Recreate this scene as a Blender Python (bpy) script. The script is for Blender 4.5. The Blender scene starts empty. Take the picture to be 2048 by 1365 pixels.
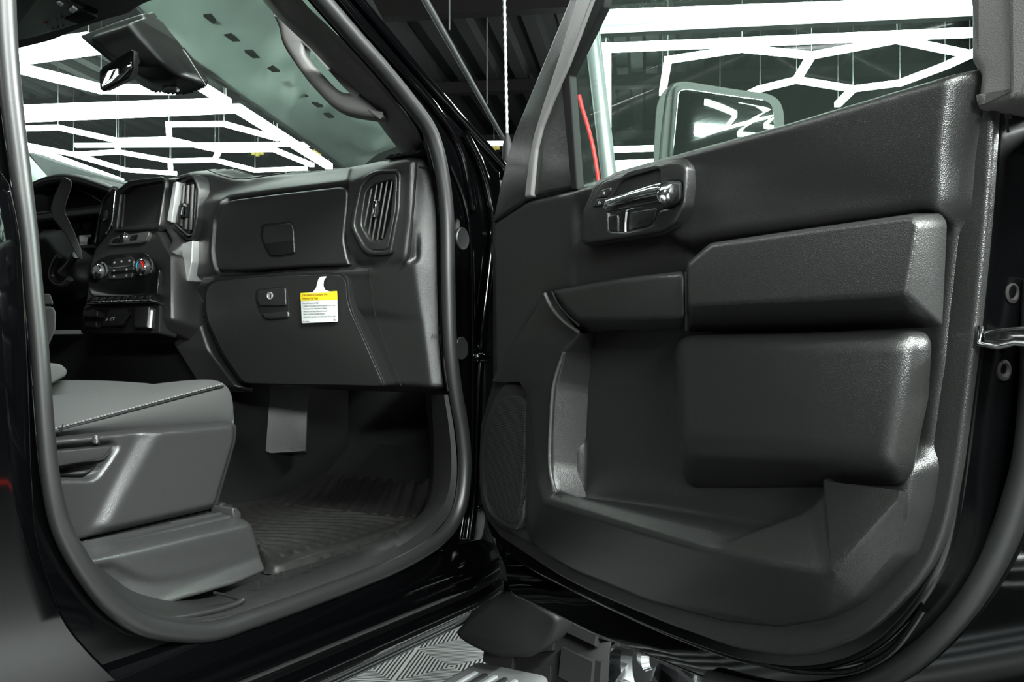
import bpy, bmesh, math, random
import numpy as np
from mathutils import Vector, Matrix
from mathutils.geometry import tessellate_polygon

random.seed(4)
SC = bpy.context.scene
COL = SC.collection

# ------------------------------------------------------------------ camera
ZC = 1.35                                   # eye height
CAM = np.array([1.98, 0.0, ZC])
FPX = 1848.0                                # focal length in pixels of a 2048 wide frame
PSI = math.radians(30.2)                    # the camera looks 30 degrees to the left of the truck's nose
HZ = 690.0
FWD = np.array([-math.sin(PSI), math.cos(PSI), 0.0])
RGT = np.array([math.cos(PSI), math.sin(PSI), 0.0])
UPV = np.array([0.0, 0.0, 1.0])
cd = bpy.data.cameras.new('camera')
cam = bpy.data.objects.new('camera', cd)
COL.objects.link(cam)
cam.location = CAM
cam.rotation_euler = (math.pi / 2, 0, PSI)
cd.sensor_fit = 'HORIZONTAL'
cd.sensor_width = 36.0
cd.lens = 36.0 * FPX / 2048.0
cd.shift_y = (HZ - 682.5) / 2048.0
cd.clip_start = 0.02
cd.clip_end = 100
SC.camera = cam

# ------------------------------------------------------------------ world, exposure, lamps
w = bpy.data.worlds.new('world')
SC.world = w
w.use_nodes = True
w.node_tree.nodes['Background'].inputs[0].default_value = (0.85, 1.0, 0.93, 1)
w.node_tree.nodes['Background'].inputs[1].default_value = 0.012
SC.view_settings.view_transform = 'Standard'
SC.view_settings.look = 'None'
SC.view_settings.exposure = 0.0
SC.view_settings.gamma = 1.0
SC.view_settings.use_curve_mapping = False

HF = np.array([-0.379, 0.936, 0.0]); HF /= np.linalg.norm(HF)    # long axis of the hall
HG = np.array([HF[1], -HF[0], 0.0])
def hall(g, f, z):
    """a point of the hall: g metres right and f metres ahead of the camera, z above the floor"""
    return np.array([CAM[0], CAM[1], 0.0]) + g * HG + f * HF + z * UPV

LED_Z = ZC + 2.5
def lamp_bar(p0, p1, wdt, watts, aim=None):
    """one LED bar out of view: a long narrow lamp, shining down or tilted to the truck"""
    p0, p1 = Vector(p0), Vector(p1)
    l = bpy.data.lights.new('led_bar_lamp', 'AREA')
    l.shape = 'RECTANGLE'
    l.size = (p1 - p0).length
    l.size_y = wdt
    l.energy = watts
    l.color = (0.93, 1.0, 0.965)
    o = bpy.data.objects.new('led_bar_lamp', l)
    COL.objects.link(o)
    x = (p1 - p0).normalized()
    z = Vector((0, 0, 1)) if aim is None else (p0 + p1) / 2 - Vector(aim)
    z = (z - z.dot(x) * x).normalized()
    y = z.cross(x)
    o.matrix_world = Matrix.Translation((p0 + p1) / 2) @ Matrix((x, y, z)).transposed().to_4x4()
    return o
KEY = 4.8
TGT = (1.2, 1.1, 1.2)
# the hall's LED bars behind the photographer and on the truck's right hand side
for (g0, f0, g1, f1, dz, wt) in ((-3.4, -2.8, 0.4, -2.8, 0, 32),):
    lamp_bar(hall(g0, f0, LED_Z + dz), hall(g1, f1, LED_Z + dz), 0.10, wt * KEY, TGT)
# lower unseen bars along the truck's right hand side
lamp_bar((3.9, -1.5, 3.75), (3.9, 0.4, 3.75), 0.10, 125 * KEY, TGT)
lamp_bar((4.7, 1.3, 2.6), (4.5, 3.0, 2.6), 0.05, 125 * KEY, TGT)
lamp_bar((3.45, -2.1, 2.15), (3.75, -1.3, 2.15), 0.08, 52 * KEY, TGT)  # added low bar, no known fixture; puts highlights on rounded edges
# unseen LED bars added far left, to reflect in the mirror and screen
for z_, wt in ((0.86, 10), (1.26, 10), (1.72, 10)):
    lamp_bar((-9.8, -2.2, ZC + z_), (-5.8, -8.2, ZC + z_), 0.30, wt, TGT)
# and the bars right above the truck
for (g0, f0, g1, f1, wt) in ((2.0, -2.0, 2.0, 2.6, 120), (-2.4, 0.5, -2.4, 5.2, 18), (-2.4, 5.4, 3.4, 5.4, 18), (-2.0, -1.4, 1.4, -1.4, 60)):
    lamp_bar(hall(g0, f0, LED_Z), hall(g1, f1, LED_Z), 0.07, wt * KEY)

# ------------------------------------------------------------------ pixel rays and frames
def ray(px, py):
    return FWD + (px - 1024.0) / FPX * RGT + (HZ - py) / FPX * UPV

class Frame:
    """a plane of the truck: origin, axis along it, up axis, normal"""
    def __init__(s, O, e, up):
        s.O = np.array(O, float)
        s.e = np.array(e, float) / np.linalg.norm(e)
        s.up = np.array(up, float) / np.linalg.norm(up)
        s.n = np.cross(s.e, s.up)
    def loc(s, px, py, h=0.0):
        d = ray(px, py)
        t = ((s.O + h * s.n - CAM) @ s.n) / (d @ s.n)
        P = CAM + t * d - s.O
        return float(P @ s.e), float(P @ s.up)
    def w(s, a, b, h=0.0):
        return s.O + a * s.e + b * s.up + h * s.n
    def P(s, px, py, h=0.0):
        return s.w(*s.loc(px, py, h), h)

def FX(x): return Frame((x, 0, ZC), (0, 1, 0), (0, 0, 1))          # faces outboard (+X)
def FY(y): return Frame((0, y, ZC), (1, 0, 0), (0, 0, 1))          # faces rearward (-Y)
def FZ(z): return Frame((0, 0, ZC + z), (1, 0, 0), (0, 1, 0))      # faces up

# ------------------------------------------------------------------ 2D helpers
def rnd(pts, r=6.0, n=4):
    out = []
    m = len(pts)
    for i in range(m):
        a, b, c = (np.array(pts[(i + k) % m], float) for k in (-1, 0, 1))
        ri = r[i] if isinstance(r, (list, tuple)) else r
        la, lc = np.linalg.norm((a - b)[:2]), np.linalg.norm((c - b)[:2])
        k = min(ri, 0.48 * la, 0.48 * lc)
        if k < 1e-9:
            out.append(tuple(b)); continue
        p, q = b + (a - b) * k / la, b + (c - b) * k / lc
        for j in range(n + 1):
            t = j / n
            out.append(tuple((1 - t) ** 2 * p + 2 * t * (1 - t) * b + t * t * q))
    return out

def spl(pts, n=8, closed=False):
    """Catmull-Rom through the points"""
    P = [np.array(p, float) for p in pts]
    m = len(P)
    out = []
    for i in range(m if closed else m - 1):
        if closed:
            a, b, c, d = (P[(i + k) % m] for k in (-1, 0, 1, 2))
        else:
            a, b, c, d = P[max(i - 1, 0)], P[i], P[i + 1], P[min(i + 2, m - 1)]
        for j in range(n):
            t = j / n
            out.append(0.5 * (2 * b + (c - a) * t + (2 * a - 5 * b + 4 * c - d) * t * t + (3 * b - a - 3 * c + d) * t ** 3))
    if not closed:
        out.append(P[-1])
    return out

def resample(pts, n):
    P = np.array(pts, float)
    L = np.r_[0, np.cumsum(np.linalg.norm(np.diff(P, axis=0), axis=1))]
    q = np.linspace(0, L[-1], n)
    return [np.array([np.interp(v, L, P[:, k]) for k in range(P.shape[1])]) for v in q]

def area2(p):
    return 0.5 * sum(p[i][0] * p[(i + 1) % len(p)][1] - p[(i + 1) % len(p)][0] * p[i][1] for i in range(len(p)))

def inset(p, d):
    """move a counter-clockwise loop inwards by d (a clockwise one outwards)"""
    m = len(p)
    out = []
    for i in range(m):
        a, b, c = (np.array(p[(i + k) % m][:2], float) for k in (-1, 0, 1))
        u, v = b - a, c - b
        u /= max(np.linalg.norm(u), 1e-12); v /= max(np.linalg.norm(v), 1e-12)
        n1, n2 = np.array([-u[1], u[0]]), np.array([-v[1], v[0]])
        k = n1 + n2
        q = max(1 + n1 @ n2, 0.35)
        out.append(tuple(b + d * k / q))
    return out

# ------------------------------------------------------------------ objects
PARENT_AT = {}
def link(name, me, mat=None, parent=None):
    o = bpy.data.objects.new(name, me)
    COL.objects.link(o)
    if mat is not None and me is not None and not me.materials:
        me.materials.append(mat)
    if parent is not None:
        o.parent = parent
        o.matrix_parent_inverse = Matrix.Translation(PARENT_AT[parent.name]).inverted()
        PARENT_AT[o.name] = Vector((0, 0, 0))
    else:
        PARENT_AT[o.name] = Vector((0, 0, 0))
    return o

def tag(o, label, cat, group=None, kind=None):
    if label: o['label'] = label
    if cat: o['category'] = cat
    if group: o['group'] = group
    if kind: o['kind'] = kind
    return o

def thing(name, at, label, cat, group=None):
    o = bpy.data.objects.new(name, None)
    COL.objects.link(o)
    o.location = Vector(at)
    o.empty_display_size = 0.1
    PARENT_AT[o.name] = Vector(at)
    return tag(o, label, cat, group)

def part(name, parent):
    """an empty that groups the pieces of a part"""
    o = bpy.data.objects.new(name, None)
    COL.objects.link(o)
    o.parent = parent
    o.matrix_parent_inverse = Matrix.Translation(PARENT_AT[parent.name]).inverted()
    PARENT_AT[o.name] = Vector((0, 0, 0))
    return o

def mesh(name, V, F, smooth=True, flat=(), angle=None):
    me = bpy.data.meshes.new(name)
    me.from_pydata([tuple(map(float, v)) for v in V], [], [tuple(map(int, f)) for f in F])
    if smooth:
        sm = np.ones(len(me.polygons), bool)
        for i in flat: sm[i] = False
        me.polygons.foreach_set('use_smooth', sm)
    me.update()
    if smooth and angle is not None:
        me.set_sharp_from_angle(angle=math.radians(angle))
    return me

def slab(name, fr, outer, h1, h0, mat, parent=None, r=6, bev=0.003, holes=(), rh=None, bseg=3, px=True, smooth_px=None, back=False):
    """a plate with a traced outline, real thickness h0..h1 along the plane's normal and a rounded front edge"""
    loops = []
    for k, p in enumerate([outer] + list(holes)):
        q = rnd(p, r if k == 0 else (rh if rh is not None else r)) if (r if k == 0 else (rh if rh is not None else r)) else p
        q = [fr.loc(a[0], a[1], h1) if px else (a[0], a[1]) for a in q]
        if (area2(q) > 0) != (k == 0): q = q[::-1]
        loops.append(q)
    V, F, flat = [], [], []
    caps, base = [], []
    for q in loops:
        m = len(q)
        rings = [(q, h0)]
        for j in range(bseg + 1):
            a = j / bseg * math.pi / 2
            rings.append((inset(q, bev * (1 - math.cos(a))) if j else q, h1 - bev * (1 - math.sin(a))))
        i0 = len(V)
        for ring, h in rings:
            V += [fr.w(a, b, h) for a, b in ring]
        for k in range(len(rings) - 1):
            for i in range(m):
                j = (i + 1) % m
                F.append((i0 + k * m + i, i0 + k * m + j, i0 + (k + 1) * m + j, i0 + (k + 1) * m + i))
        base.append((i0, q))
        caps.append((i0 + (len(rings) - 1) * m, rings[-1][0]))
    for group, flip in ((caps, False), (base, True)):
        if flip and not back: continue
        idx = [i0 + i for i0, q in group for i in range(len(q))]
        tris = tessellate_polygon([[Vector((a, b, 0)) for a, b in q] for i0, q in group])
        allp = [p for i0, q in group for p in q]
        for t in tris:
            A = area2([allp[i] for i in t])
            if abs(A) < 1e-14: continue
            f = [idx[i] for i in t]
            if (A < 0) != flip: f = f[::-1]
            flat.append(len(F)); F.append(f)
    return link(name, mesh(name, V, F, True, flat, 50), mat, parent)

def blur(a, s):
    if s <= 0: return a
    k = max(1, int(3 * s))
    wts = np.exp(-0.5 * (np.arange(-k, k + 1) / s) ** 2); wts /= wts.sum()
    for ax in (0, 1):
        p = np.pad(a, [(k, k) if i == ax else (0, 0) for i in (0, 1)], mode='edge')
        n = a.shape[ax]
        a = sum(wts[i] * (p[i:i + n] if ax == 0 else p[:, i:i + n]) for i in range(2 * k + 1))
    return a

def raster(fr, polys, S, T, px=True, ss=4):
    """heights and coverage of the facets, averaged over a finer grid"""
    d = (S[1] - S[0]) / ss
    off = (np.arange(ss) - (ss - 1) / 2) * d
    h, m = raster1(fr, polys, (S[:, None] + off).ravel(), (T[:, None] + off).ravel(), px)
    sh = (len(T), ss, len(S), ss)
    mm = m.reshape(sh).mean((1, 3)); hh = (h * m).reshape(sh).mean((1, 3))
    return hh / np.maximum(mm, 1e-9), mm

def raster1(fr, polys, S, T, px=True):
    H = np.zeros((len(T), len(S))); M = np.zeros_like(H)
    ds = S[1] - S[0]
    for p in polys:
        q = [((*fr.loc(a[0], a[1], a[2]), a[-1]) if px else a) for a in p]   # (x, y, height) or (x, y, height it was traced at, height)
        for t in tessellate_polygon([[Vector((a, b, 0)) for a, b, h in q]]):
            (x1, y1, h1), (x2, y2, h2), (x3, y3, h3) = (q[i] for i in t)
            D = (y2 - y3) * (x1 - x3) + (x3 - x2) * (y1 - y3)
            if abs(D) < 1e-12: continue
            i0 = max(int((min(x1, x2, x3) - S[0]) / ds) - 1, 0); i1 = min(int((max(x1, x2, x3) - S[0]) / ds) + 2, len(S))
            j0 = max(int((min(y1, y2, y3) - T[0]) / ds) - 1, 0); j1 = min(int((max(y1, y2, y3) - T[0]) / ds) + 2, len(T))
            if i1 <= i0 or j1 <= j0: continue
            X, Y = np.meshgrid(S[i0:i1], T[j0:j1])
            a = ((y2 - y3) * (X - x3) + (x3 - x2) * (Y - y3)) / D
            b = ((y3 - y1) * (X - x3) + (x1 - x3) * (Y - y3)) / D
            c = 1 - a - b
            ins = (a > -1e-6) & (b > -1e-6) & (c > -1e-6)
            H[j0:j1, i0:i1][ins] = (a * h1 + b * h2 + c * h3)[ins]
            M[j0:j1, i0:i1][ins] = 1
    return H, M

def relief(name, fr, layers, mat, parent=None, res=0.003, drop=-0.04, keep=0.03, px=True, wave=None):
    """moulded surface: facets (corner pixel, height over the plane) laid one over another, every layer with its own softness"""
    pts = [((*fr.loc(a[0], a[1], a[2]), a[2]) if px else a) for polys, s in layers for p in polys for a in p]
    sm = max(s for _, s in layers)
    lo = np.min([p[:2] for p in pts], axis=0) - 3 * sm - 2 * res
    hi = np.max([p[:2] for p in pts], axis=0) + 3 * sm + 2 * res
    S = np.arange(lo[0], hi[0], res); T = np.arange(lo[1], hi[1], res)
    Hh = np.full((len(T), len(S)), drop); A = np.zeros_like(Hh)
    for polys, s in layers:
        h, m = raster(fr, polys, S, T, px)
        mb = blur(m, s / res)
        hb = blur(h * m, s / res) / np.maximum(mb, 1e-6)
        Hh = Hh * (1 - mb) + hb * mb
        A = np.maximum(A, mb)
    if wave is not None:
        X, Y = np.meshgrid(S, T)
        Hh = Hh + wave(X, Y) * A
    kv = A > keep
    idx = -np.ones(A.shape, int)
    use = np.zeros_like(kv)
    q = kv[:-1, :-1] & kv[1:, :-1] & kv[:-1, 1:] & kv[1:, 1:]
    use[:-1, :-1] |= q; use[1:, :-1] |= q; use[:-1, 1:] |= q; use[1:, 1:] |= q
    idx[use] = np.arange(use.sum())
    X, Y = np.meshgrid(S, T)
    V = fr.O + X[use][:, None] * fr.e + Y[use][:, None] * fr.up + Hh[use][:, None] * fr.n
    j, i = np.nonzero(q)
    F = np.stack([idx[j, i], idx[j, i + 1], idx[j + 1, i + 1], idx[j + 1, i]], 1)
    me = bpy.data.meshes.new(name)
    me.vertices.add(len(V)); me.vertices.foreach_set('co', V.ravel())
    me.loops.add(F.size); me.loops.foreach_set('vertex_index', F.ravel())
    me.polygons.add(len(F)); me.polygons.foreach_set('loop_start', np.arange(0, F.size, 4))
    me.polygons.foreach_set('use_smooth', np.ones(len(F), bool))
    me.update(calc_edges=True)
    return link(name, me, mat, parent)

def loft(name, lines, mat, parent=None, closed=False, caps=False, angle=45, flip=False):
    n = len(lines[0]); m = len(lines)
    V = [p for l in lines for p in l]; F = []
    for k in range(m - 1 if not closed else m):
        for i in range(n - 1):
            f = (k * n + i, k * n + i + 1, (k + 1) % m * n + i + 1, (k + 1) % m * n + i)
            F.append(f[::-1] if flip else f)
    if caps and closed:
        F.append(tuple(k * n for k in range(m))); F.append(tuple(k * n + n - 1 for k in reversed(range(m))))
    return link(name, mesh(name, V, F, True, (), angle), mat, parent)

def tube_geo(pts, r, ns=8, closed=False, flat=None, fs=1.0, up=None):
    """rings along a path; flat/fs squashes the section along one direction"""
    P = [np.array(p, float) for p in pts]; m = len(P)
    V, F = [], []
    tg = []
    for i in range(m):
        a = P[(i - 1) % m] if closed or i else P[0]
        b = P[(i + 1) % m] if closed or i < m - 1 else P[-1]
        t = b - a; tg.append(t / max(np.linalg.norm(t), 1e-12))
    u = np.array(up if up is not None else (0.3, 0.2, 1.0), float)
    u = u - (u @ tg[0]) * tg[0]
    if np.linalg.norm(u) < 1e-3: u = np.cross(tg[0], (1, 0, 0))
    u /= np.linalg.norm(u)
    for i in range(m):
        if up is not None: u = np.array(up, float)
        u = u - (u @ tg[i]) * tg[i]; u /= max(np.linalg.norm(u), 1e-9)
        v = np.cross(tg[i], u)
        ri = r[i] if isinstance(r, (list, tuple, np.ndarray)) else r
        for k in range(ns):
            a = 2 * math.pi * k / ns
            d = ri * (math.cos(a) * u + math.sin(a) * v)
            if flat is not None: d = d - (1 - fs) * (d @ flat) * flat
            V.append(P[i] + d)
    for i in range(m if closed else m - 1):
        for k in range(ns):
            j, l = (i + 1) % m, (k + 1) % ns
            F.append((i * ns + k, i * ns + l, j * ns + l, j * ns + k))
    if not closed:
        F.append(tuple(reversed(range(ns)))); F.append(tuple((m - 1) * ns + k for k in range(ns)))
    return V, F

def tube(name, pts, r, mat, parent=None, ns=8, closed=False, flat=None, fs=1.0, up=None):
    V, F = tube_geo(pts, r, ns, closed, flat, fs, up)
    return link(name, mesh(name, V, F, True, (), 60), mat, parent)

def lathe(name, at, axis, prof, mat, parent=None, n=28, up=(0, 0, 1)):
    """profile of (radius, along-axis) turned about an axis"""
    a = np.array(axis, float); a /= np.linalg.norm(a)
    u = np.array(up, float); u -= (u @ a) * a; u /= np.linalg.norm(u); v = np.cross(a, u)
    V, F = [], []
    for r, z in prof:
        for k in range(n):
            t = 2 * math.pi * k / n
            V.append(np.array(at) + z * a + r * (math.cos(t) * u + math.sin(t) * v))
    for i in range(len(prof) - 1):
        for k in range(n):
            l = (k + 1) % n
            F.append((i * n + k, i * n + l, (i + 1) * n + l, (i + 1) * n + k))
    return link(name, mesh(name, V, F, True, (), 35), mat, parent)

def box_geo(c, ax, dims):
    c = np.array(c, float)
    V = [c + sum(s[k] * dims[k] / 2 * np.array(ax[k], float) for k in range(3)) for s in
         [(-1, -1, -1), (1, -1, -1), (1, 1, -1), (-1, 1, -1), (-1, -1, 1), (1, -1, 1), (1, 1, 1), (-1, 1, 1)]]
    F = [(0, 3, 2, 1), (4, 5, 6, 7), (0, 1, 5, 4), (1, 2, 6, 5), (2, 3, 7, 6), (3, 0, 4, 7)]
    return V, F

XYZ = ((1, 0, 0), (0, 1, 0), (0, 0, 1))
def bevelled(name, V, F, bev, mat, parent=None, seg=3, angle=35):
    me = bpy.data.meshes.new(name)
    bm = bmesh.new()
    vs = [bm.verts.new(tuple(map(float, v))) for v in V]
    for f in F:
        try: bm.faces.new([vs[i] for i in f])
        except ValueError: pass
    bmesh.ops.recalc_face_normals(bm, faces=bm.faces)
    if bev:
        ed = [e for e in bm.edges if len(e.link_faces) == 2 and e.calc_face_angle(0) > math.radians(12)]
        bmesh.ops.bevel(bm, geom=ed, offset=bev, segments=seg, profile=0.5, affect='EDGES', clamp_overlap=True)
    for f in bm.faces: f.smooth = True
    bm.to_mesh(me); bm.free()
    me.set_sharp_from_angle(angle=math.radians(angle))
    return link(name, me, mat, parent)

def box(name, c, dims, mat, parent=None, bev=0.004, ax=XYZ):
    return bevelled(name, *box_geo(c, ax, dims), bev, mat, parent)

def frustum(name, fr, front, h1, base, h0, bev, mat, parent=None, seg=4):   # a point may carry its own height
    """a bulge whose front outline and foot outline are both traced"""
    A = [fr.P(p[0], p[1], p[2] if len(p) > 2 else h1) for p in front]; B = [fr.P(p[0], p[1], p[2] if len(p) > 2 else h0) for p in base]
    n = len(A)
    F = [tuple(range(n)), tuple(reversed(range(n, 2 * n)))] + [(i, (i + 1) % n, n + (i + 1) % n, n + i) for i in range(n)]
    return bevelled(name, A + B, F, bev, mat, parent, seg)

def text(name, s, fr, px, py, h, size, mat, parent=None, shear=0.0, align='LEFT', ex=0.0002, fit=None):
    cu = bpy.data.curves.new(name, 'FONT')
    cu.body = s; cu.size = size; cu.extrude = ex; cu.align_x = align
    tmp = bpy.data.objects.new(name, cu)
    me = bpy.data.meshes.new_from_object(tmp)
    bpy.data.objects.remove(tmp)
    me.materials.clear(); me.materials.append(mat)
    o = bpy.data.objects.new(name, me)
    COL.objects.link(o)
    if parent is not None:
        o.parent = parent
        o.matrix_parent_inverse = Matrix.Translation(PARENT_AT[parent.name]).inverted()
    m = Matrix((Vector(fr.e), Vector(fr.up), Vector(fr.n))).transposed().to_4x4()
    if fit:                                     # stretch the line to the width it has on the card
        wd = max(v.co.x for v in me.vertices)
        k = np.linalg.norm(fr.P(fit, py, h) - fr.P(px, py, h)) / wd
        me.transform(Matrix.Diagonal((k, 1, 1, 1)))
    m.translation = Vector(fr.P(px, py, h))
    o.matrix_basis = m
    return o

# ------------------------------------------------------------------ materials
def mat(name, col, rough=0.5, metal=0.0, bump=None, spec=0.5, coat=0.0, var=None, emit=None):
    m = bpy.data.materials.new(name); m.use_nodes = True
    nt = m.node_tree; b = nt.nodes['Principled BSDF']
    b.inputs['Base Color'].default_value = (*col, 1)
    b.inputs['Roughness'].default_value = rough
    b.inputs['Metallic'].default_value = metal
    b.inputs['Specular IOR Level'].default_value = spec
    if coat:
        b.inputs['Coat Weight'].default_value = coat; b.inputs['Coat Roughness'].default_value = 0.03
    if emit:
        b.inputs['Emission Color'].default_value = (*emit[0], 1); b.inputs['Emission Strength'].default_value = emit[1]
    tc = None
    if bump or var:
        tc = nt.nodes.new('ShaderNodeTexCoord')
    if var:
        n = nt.nodes.new('ShaderNodeTexNoise'); n.inputs['Scale'].default_value = var[0]; n.inputs['Detail'].default_value = 4
        nt.links.new(tc.outputs['Object'], n.inputs['Vector'])
        r = nt.nodes.new('ShaderNodeMapRange'); r.inputs['To Min'].default_value = 1 - var[1]; r.inputs['To Max'].default_value = 1 + var[1]
        nt.links.new(n.outputs['Fac'], r.inputs['Value'])
        mx = nt.nodes.new('ShaderNodeVectorMath'); mx.operation = 'SCALE'; mx.inputs[0].default_value = col
        nt.links.new(r.outputs['Result'], mx.inputs['Scale'])
        nt.links.new(mx.outputs['Vector'], b.inputs['Base Color'])
    if bump:
        n = nt.nodes.new('ShaderNodeTexVoronoi' if len(bump) > 2 else 'ShaderNodeTexNoise')
        n.inputs['Scale'].default_value = bump[0]
        nt.links.new(tc.outputs['Object'], n.inputs['Vector'])
        bp = nt.nodes.new('ShaderNodeBump'); bp.inputs['Strength'].default_value = bump[1]; bp.inputs['Distance'].default_value = 0.001
        nt.links.new(n.outputs['Distance' if len(bump) > 2 else 'Fac'], bp.inputs['Height'])
        nt.links.new(bp.outputs['Normal'], b.inputs['Normal'])
    return m

def glassmat(name, tint, refl=1.0, dust=0.0):
    m = bpy.data.materials.new(name); m.use_nodes = True
    nt = m.node_tree; nt.nodes.clear()
    out = nt.nodes.new('ShaderNodeOutputMaterial')
    tr = nt.nodes.new('ShaderNodeBsdfTransparent'); tr.inputs[0].default_value = (*tint, 1)
    gl = nt.nodes.new('ShaderNodeBsdfGlossy'); gl.inputs['Roughness'].default_value = 0.01
    ge = nt.nodes.new('ShaderNodeNewGeometry')
    def op(kind, x, y):
        n = nt.nodes.new('ShaderNodeMath'); n.operation = kind
        for i, v in enumerate((x, y)):
            if v is None: continue
            if isinstance(v, (int, float)): n.inputs[i].default_value = v
            else: nt.links.new(v, n.inputs[i])
        return n.outputs[0]
    dt = nt.nodes.new('ShaderNodeVectorMath'); dt.operation = 'DOT_PRODUCT'
    nt.links.new(ge.outputs['Incoming'], dt.inputs[0]); nt.links.new(ge.outputs['Normal'], dt.inputs[1])
    cosv = op('ABSOLUTE', dt.outputs['Value'], None)
    ml = nt.nodes.new('ShaderNodeMath'); ml.operation = 'MULTIPLY'; ml.inputs[1].default_value = refl
    nt.links.new(op('ADD', op('MULTIPLY', op('POWER', op('SUBTRACT', 1.0, cosv), 5.0), 0.96), 0.04), ml.inputs[0])
    mx = nt.nodes.new('ShaderNodeMixShader')
    nt.links.new(ml.outputs[0], mx.inputs[0]); nt.links.new(tr.outputs[0], mx.inputs[1]); nt.links.new(gl.outputs[0], mx.inputs[2])
    last = mx
    if dust:
        df = nt.nodes.new('ShaderNodeBsdfTranslucent'); df.inputs[0].default_value = (0.8, 0.95, 0.88, 1)
        m2 = nt.nodes.new('ShaderNodeMixShader'); m2.inputs[0].default_value = dust
        nt.links.new(mx.outputs[0], m2.inputs[1]); nt.links.new(df.outputs[0], m2.inputs[2]); last = m2
    nt.links.new(last.outputs[0], out.inputs[0])
    return m

def emat(name, col, k):
    m = bpy.data.materials.new(name); m.use_nodes = True
    nt = m.node_tree; nt.nodes.clear()
    out = nt.nodes.new('ShaderNodeOutputMaterial'); e = nt.nodes.new('ShaderNodeEmission')
    e.inputs[0].default_value = (*col, 1); e.inputs[1].default_value = k
    nt.links.new(e.outputs[0], out.inputs[0])
    return m

GRAIN = (900, 0.25, 'v')
M_DASH = mat('dash_plastic', (0.0095, 0.0095, 0.0093), 0.36, bump=GRAIN)
M_DASH2 = mat('dash_plastic_hard', (0.0085, 0.0085, 0.0083), 0.33, bump=GRAIN)
M_DOOR = mat('door_trim_plastic', (0.0085, 0.0085, 0.0083), 0.32, bump=GRAIN)
M_PAD = mat('armrest_vinyl', (0.0125, 0.0125, 0.0122), 0.36, bump=(700, 0.3, 'v'))
M_GREY = mat('grey_trim_plastic', (0.028, 0.028, 0.027), 0.38, bump=GRAIN)
M_SEATP = mat('seat_shield_plastic', (0.0160, 0.0160, 0.0160), 0.32, bump=GRAIN)
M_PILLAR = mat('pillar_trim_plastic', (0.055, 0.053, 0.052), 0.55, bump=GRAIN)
M_HEAD = mat('headliner_fabric', (0.035, 0.037, 0.035), 0.9, bump=(500, 0.2))
M_SEAT = mat('seat_cloth', (0.023, 0.0235, 0.023), 0.9, bump=(1200, 0.35))
M_SEATI = mat('seat_cloth_insert', (0.022, 0.0225, 0.022), 0.95, bump=(1500, 0.5))
M_STITCH = mat('stitching_thread', (0.085, 0.085, 0.085), 0.85)
M_PAINT = mat('black_paint', (0.0005, 0.0005, 0.0006), 0.05, spec=0.5)
M_JAMB = mat('black_paint_jamb', (0.0006, 0.0006, 0.0007), 0.16, spec=0.4)
M_RUB = mat('rubber_seal', (0.007, 0.007, 0.007), 0.42, bump=(300, 0.08))
M_RUBD = mat('rubber_dark', (0.006, 0.006, 0.006), 0.6, spec=0.2)
M_HOUSING = mat('mirror_housing_plastic', (0.016, 0.017, 0.0165), 0.75, spec=0.2)
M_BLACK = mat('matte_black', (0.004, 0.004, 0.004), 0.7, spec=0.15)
M_PIANO = mat('gloss_black', (0.004, 0.004, 0.004), 0.08)
M_SCREEN = mat('screen_glass', (0.003, 0.003, 0.003), 0.03, coat=1.0)
M_CHROME = mat('chrome', (0.75, 0.76, 0.78), 0.09, metal=1.0)
M_SATIN = mat('satin_silver', (0.75, 0.76, 0.75), 0.30, metal=0.7)
M_CARPET = mat('carpet', (0.010, 0.010, 0.010), 0.97, bump=(700, 0.8), var=(300, 0.35), spec=0.05)
M_MAT = mat('floor_mat_rubber', (0.010, 0.0098, 0.0092), 0.42, var=(60, 0.5), spec=0.3)
M_SILL = mat('sill_plastic', (0.0085, 0.0085, 0.0083), 0.36, bump=GRAIN, var=(40, 0.25))
M_WHITE = mat('white_card', (0.40, 0.41, 0.40), 0.6)
M_YELLOW = mat('yellow_ink', (0.48, 0.38, 0.006), 0.6)
M_BROWN = mat('brown_ink', (0.14, 0.06, 0.004), 0.6)
M_INK = mat('grey_ink', (0.16, 0.165, 0.165), 0.7)
M_MARK = mat('white_marking', (0.16, 0.17, 0.165), 0.7)
M_STRIP = mat('frame_strip_plastic', (0.11, 0.108, 0.106), 0.5, bump=GRAIN)
M_RED = mat('red_plastic', (0.65, 0.008, 0.012), 0.4)
M_BLUE = mat('blue_marking', (0.05, 0.25, 0.45), 0.5)
M_TIRE = mat('tire_rubber', (0.008, 0.008, 0.0078), 0.8, bump=(120, 0.2), spec=0.12)
M_GLASS = glassmat('window_glass', (0.86, 0.96, 0.91), 1.0, 0.004)
M_GLASSW = glassmat('windshield_glass', (0.86, 0.97, 0.92), 0.8, 0.015)
M_MIRROR = mat('mirror_silver', (0.85, 0.88, 0.87), 0.015, metal=1.0)
M_LED = emat('led_tube', (0.88, 1.0, 0.93), 14.0)
M_LEDD = emat('led_tube_dim', (0.88, 1.0, 0.95), 2.2)
M_STEEL = mat('painted_steel', (0.006, 0.0052, 0.0052), 0.7, spec=0.15)
M_DECK = mat('roof_deck', (0.012, 0.0125, 0.013), 0.6, spec=0.25)
M_WALL = mat('dark_wall', (0.035, 0.036, 0.038), 0.8)
M_GALV = mat('galvanised_pipe', (0.30, 0.31, 0.32), 0.4, metal=0.6)
M_CLOTH = mat('grey_fabric', (0.40, 0.46, 0.43), 0.85, bump=(60, 0.2))
nt = M_CLOTH.node_tree                       # thin cloth lets some light through
tl = nt.nodes.new('ShaderNodeBsdfTranslucent'); tl.inputs[0].default_value = (0.70, 0.80, 0.76, 1)
mxs = nt.nodes.new('ShaderNodeMixShader'); mxs.inputs[0].default_value = 0.3
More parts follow.
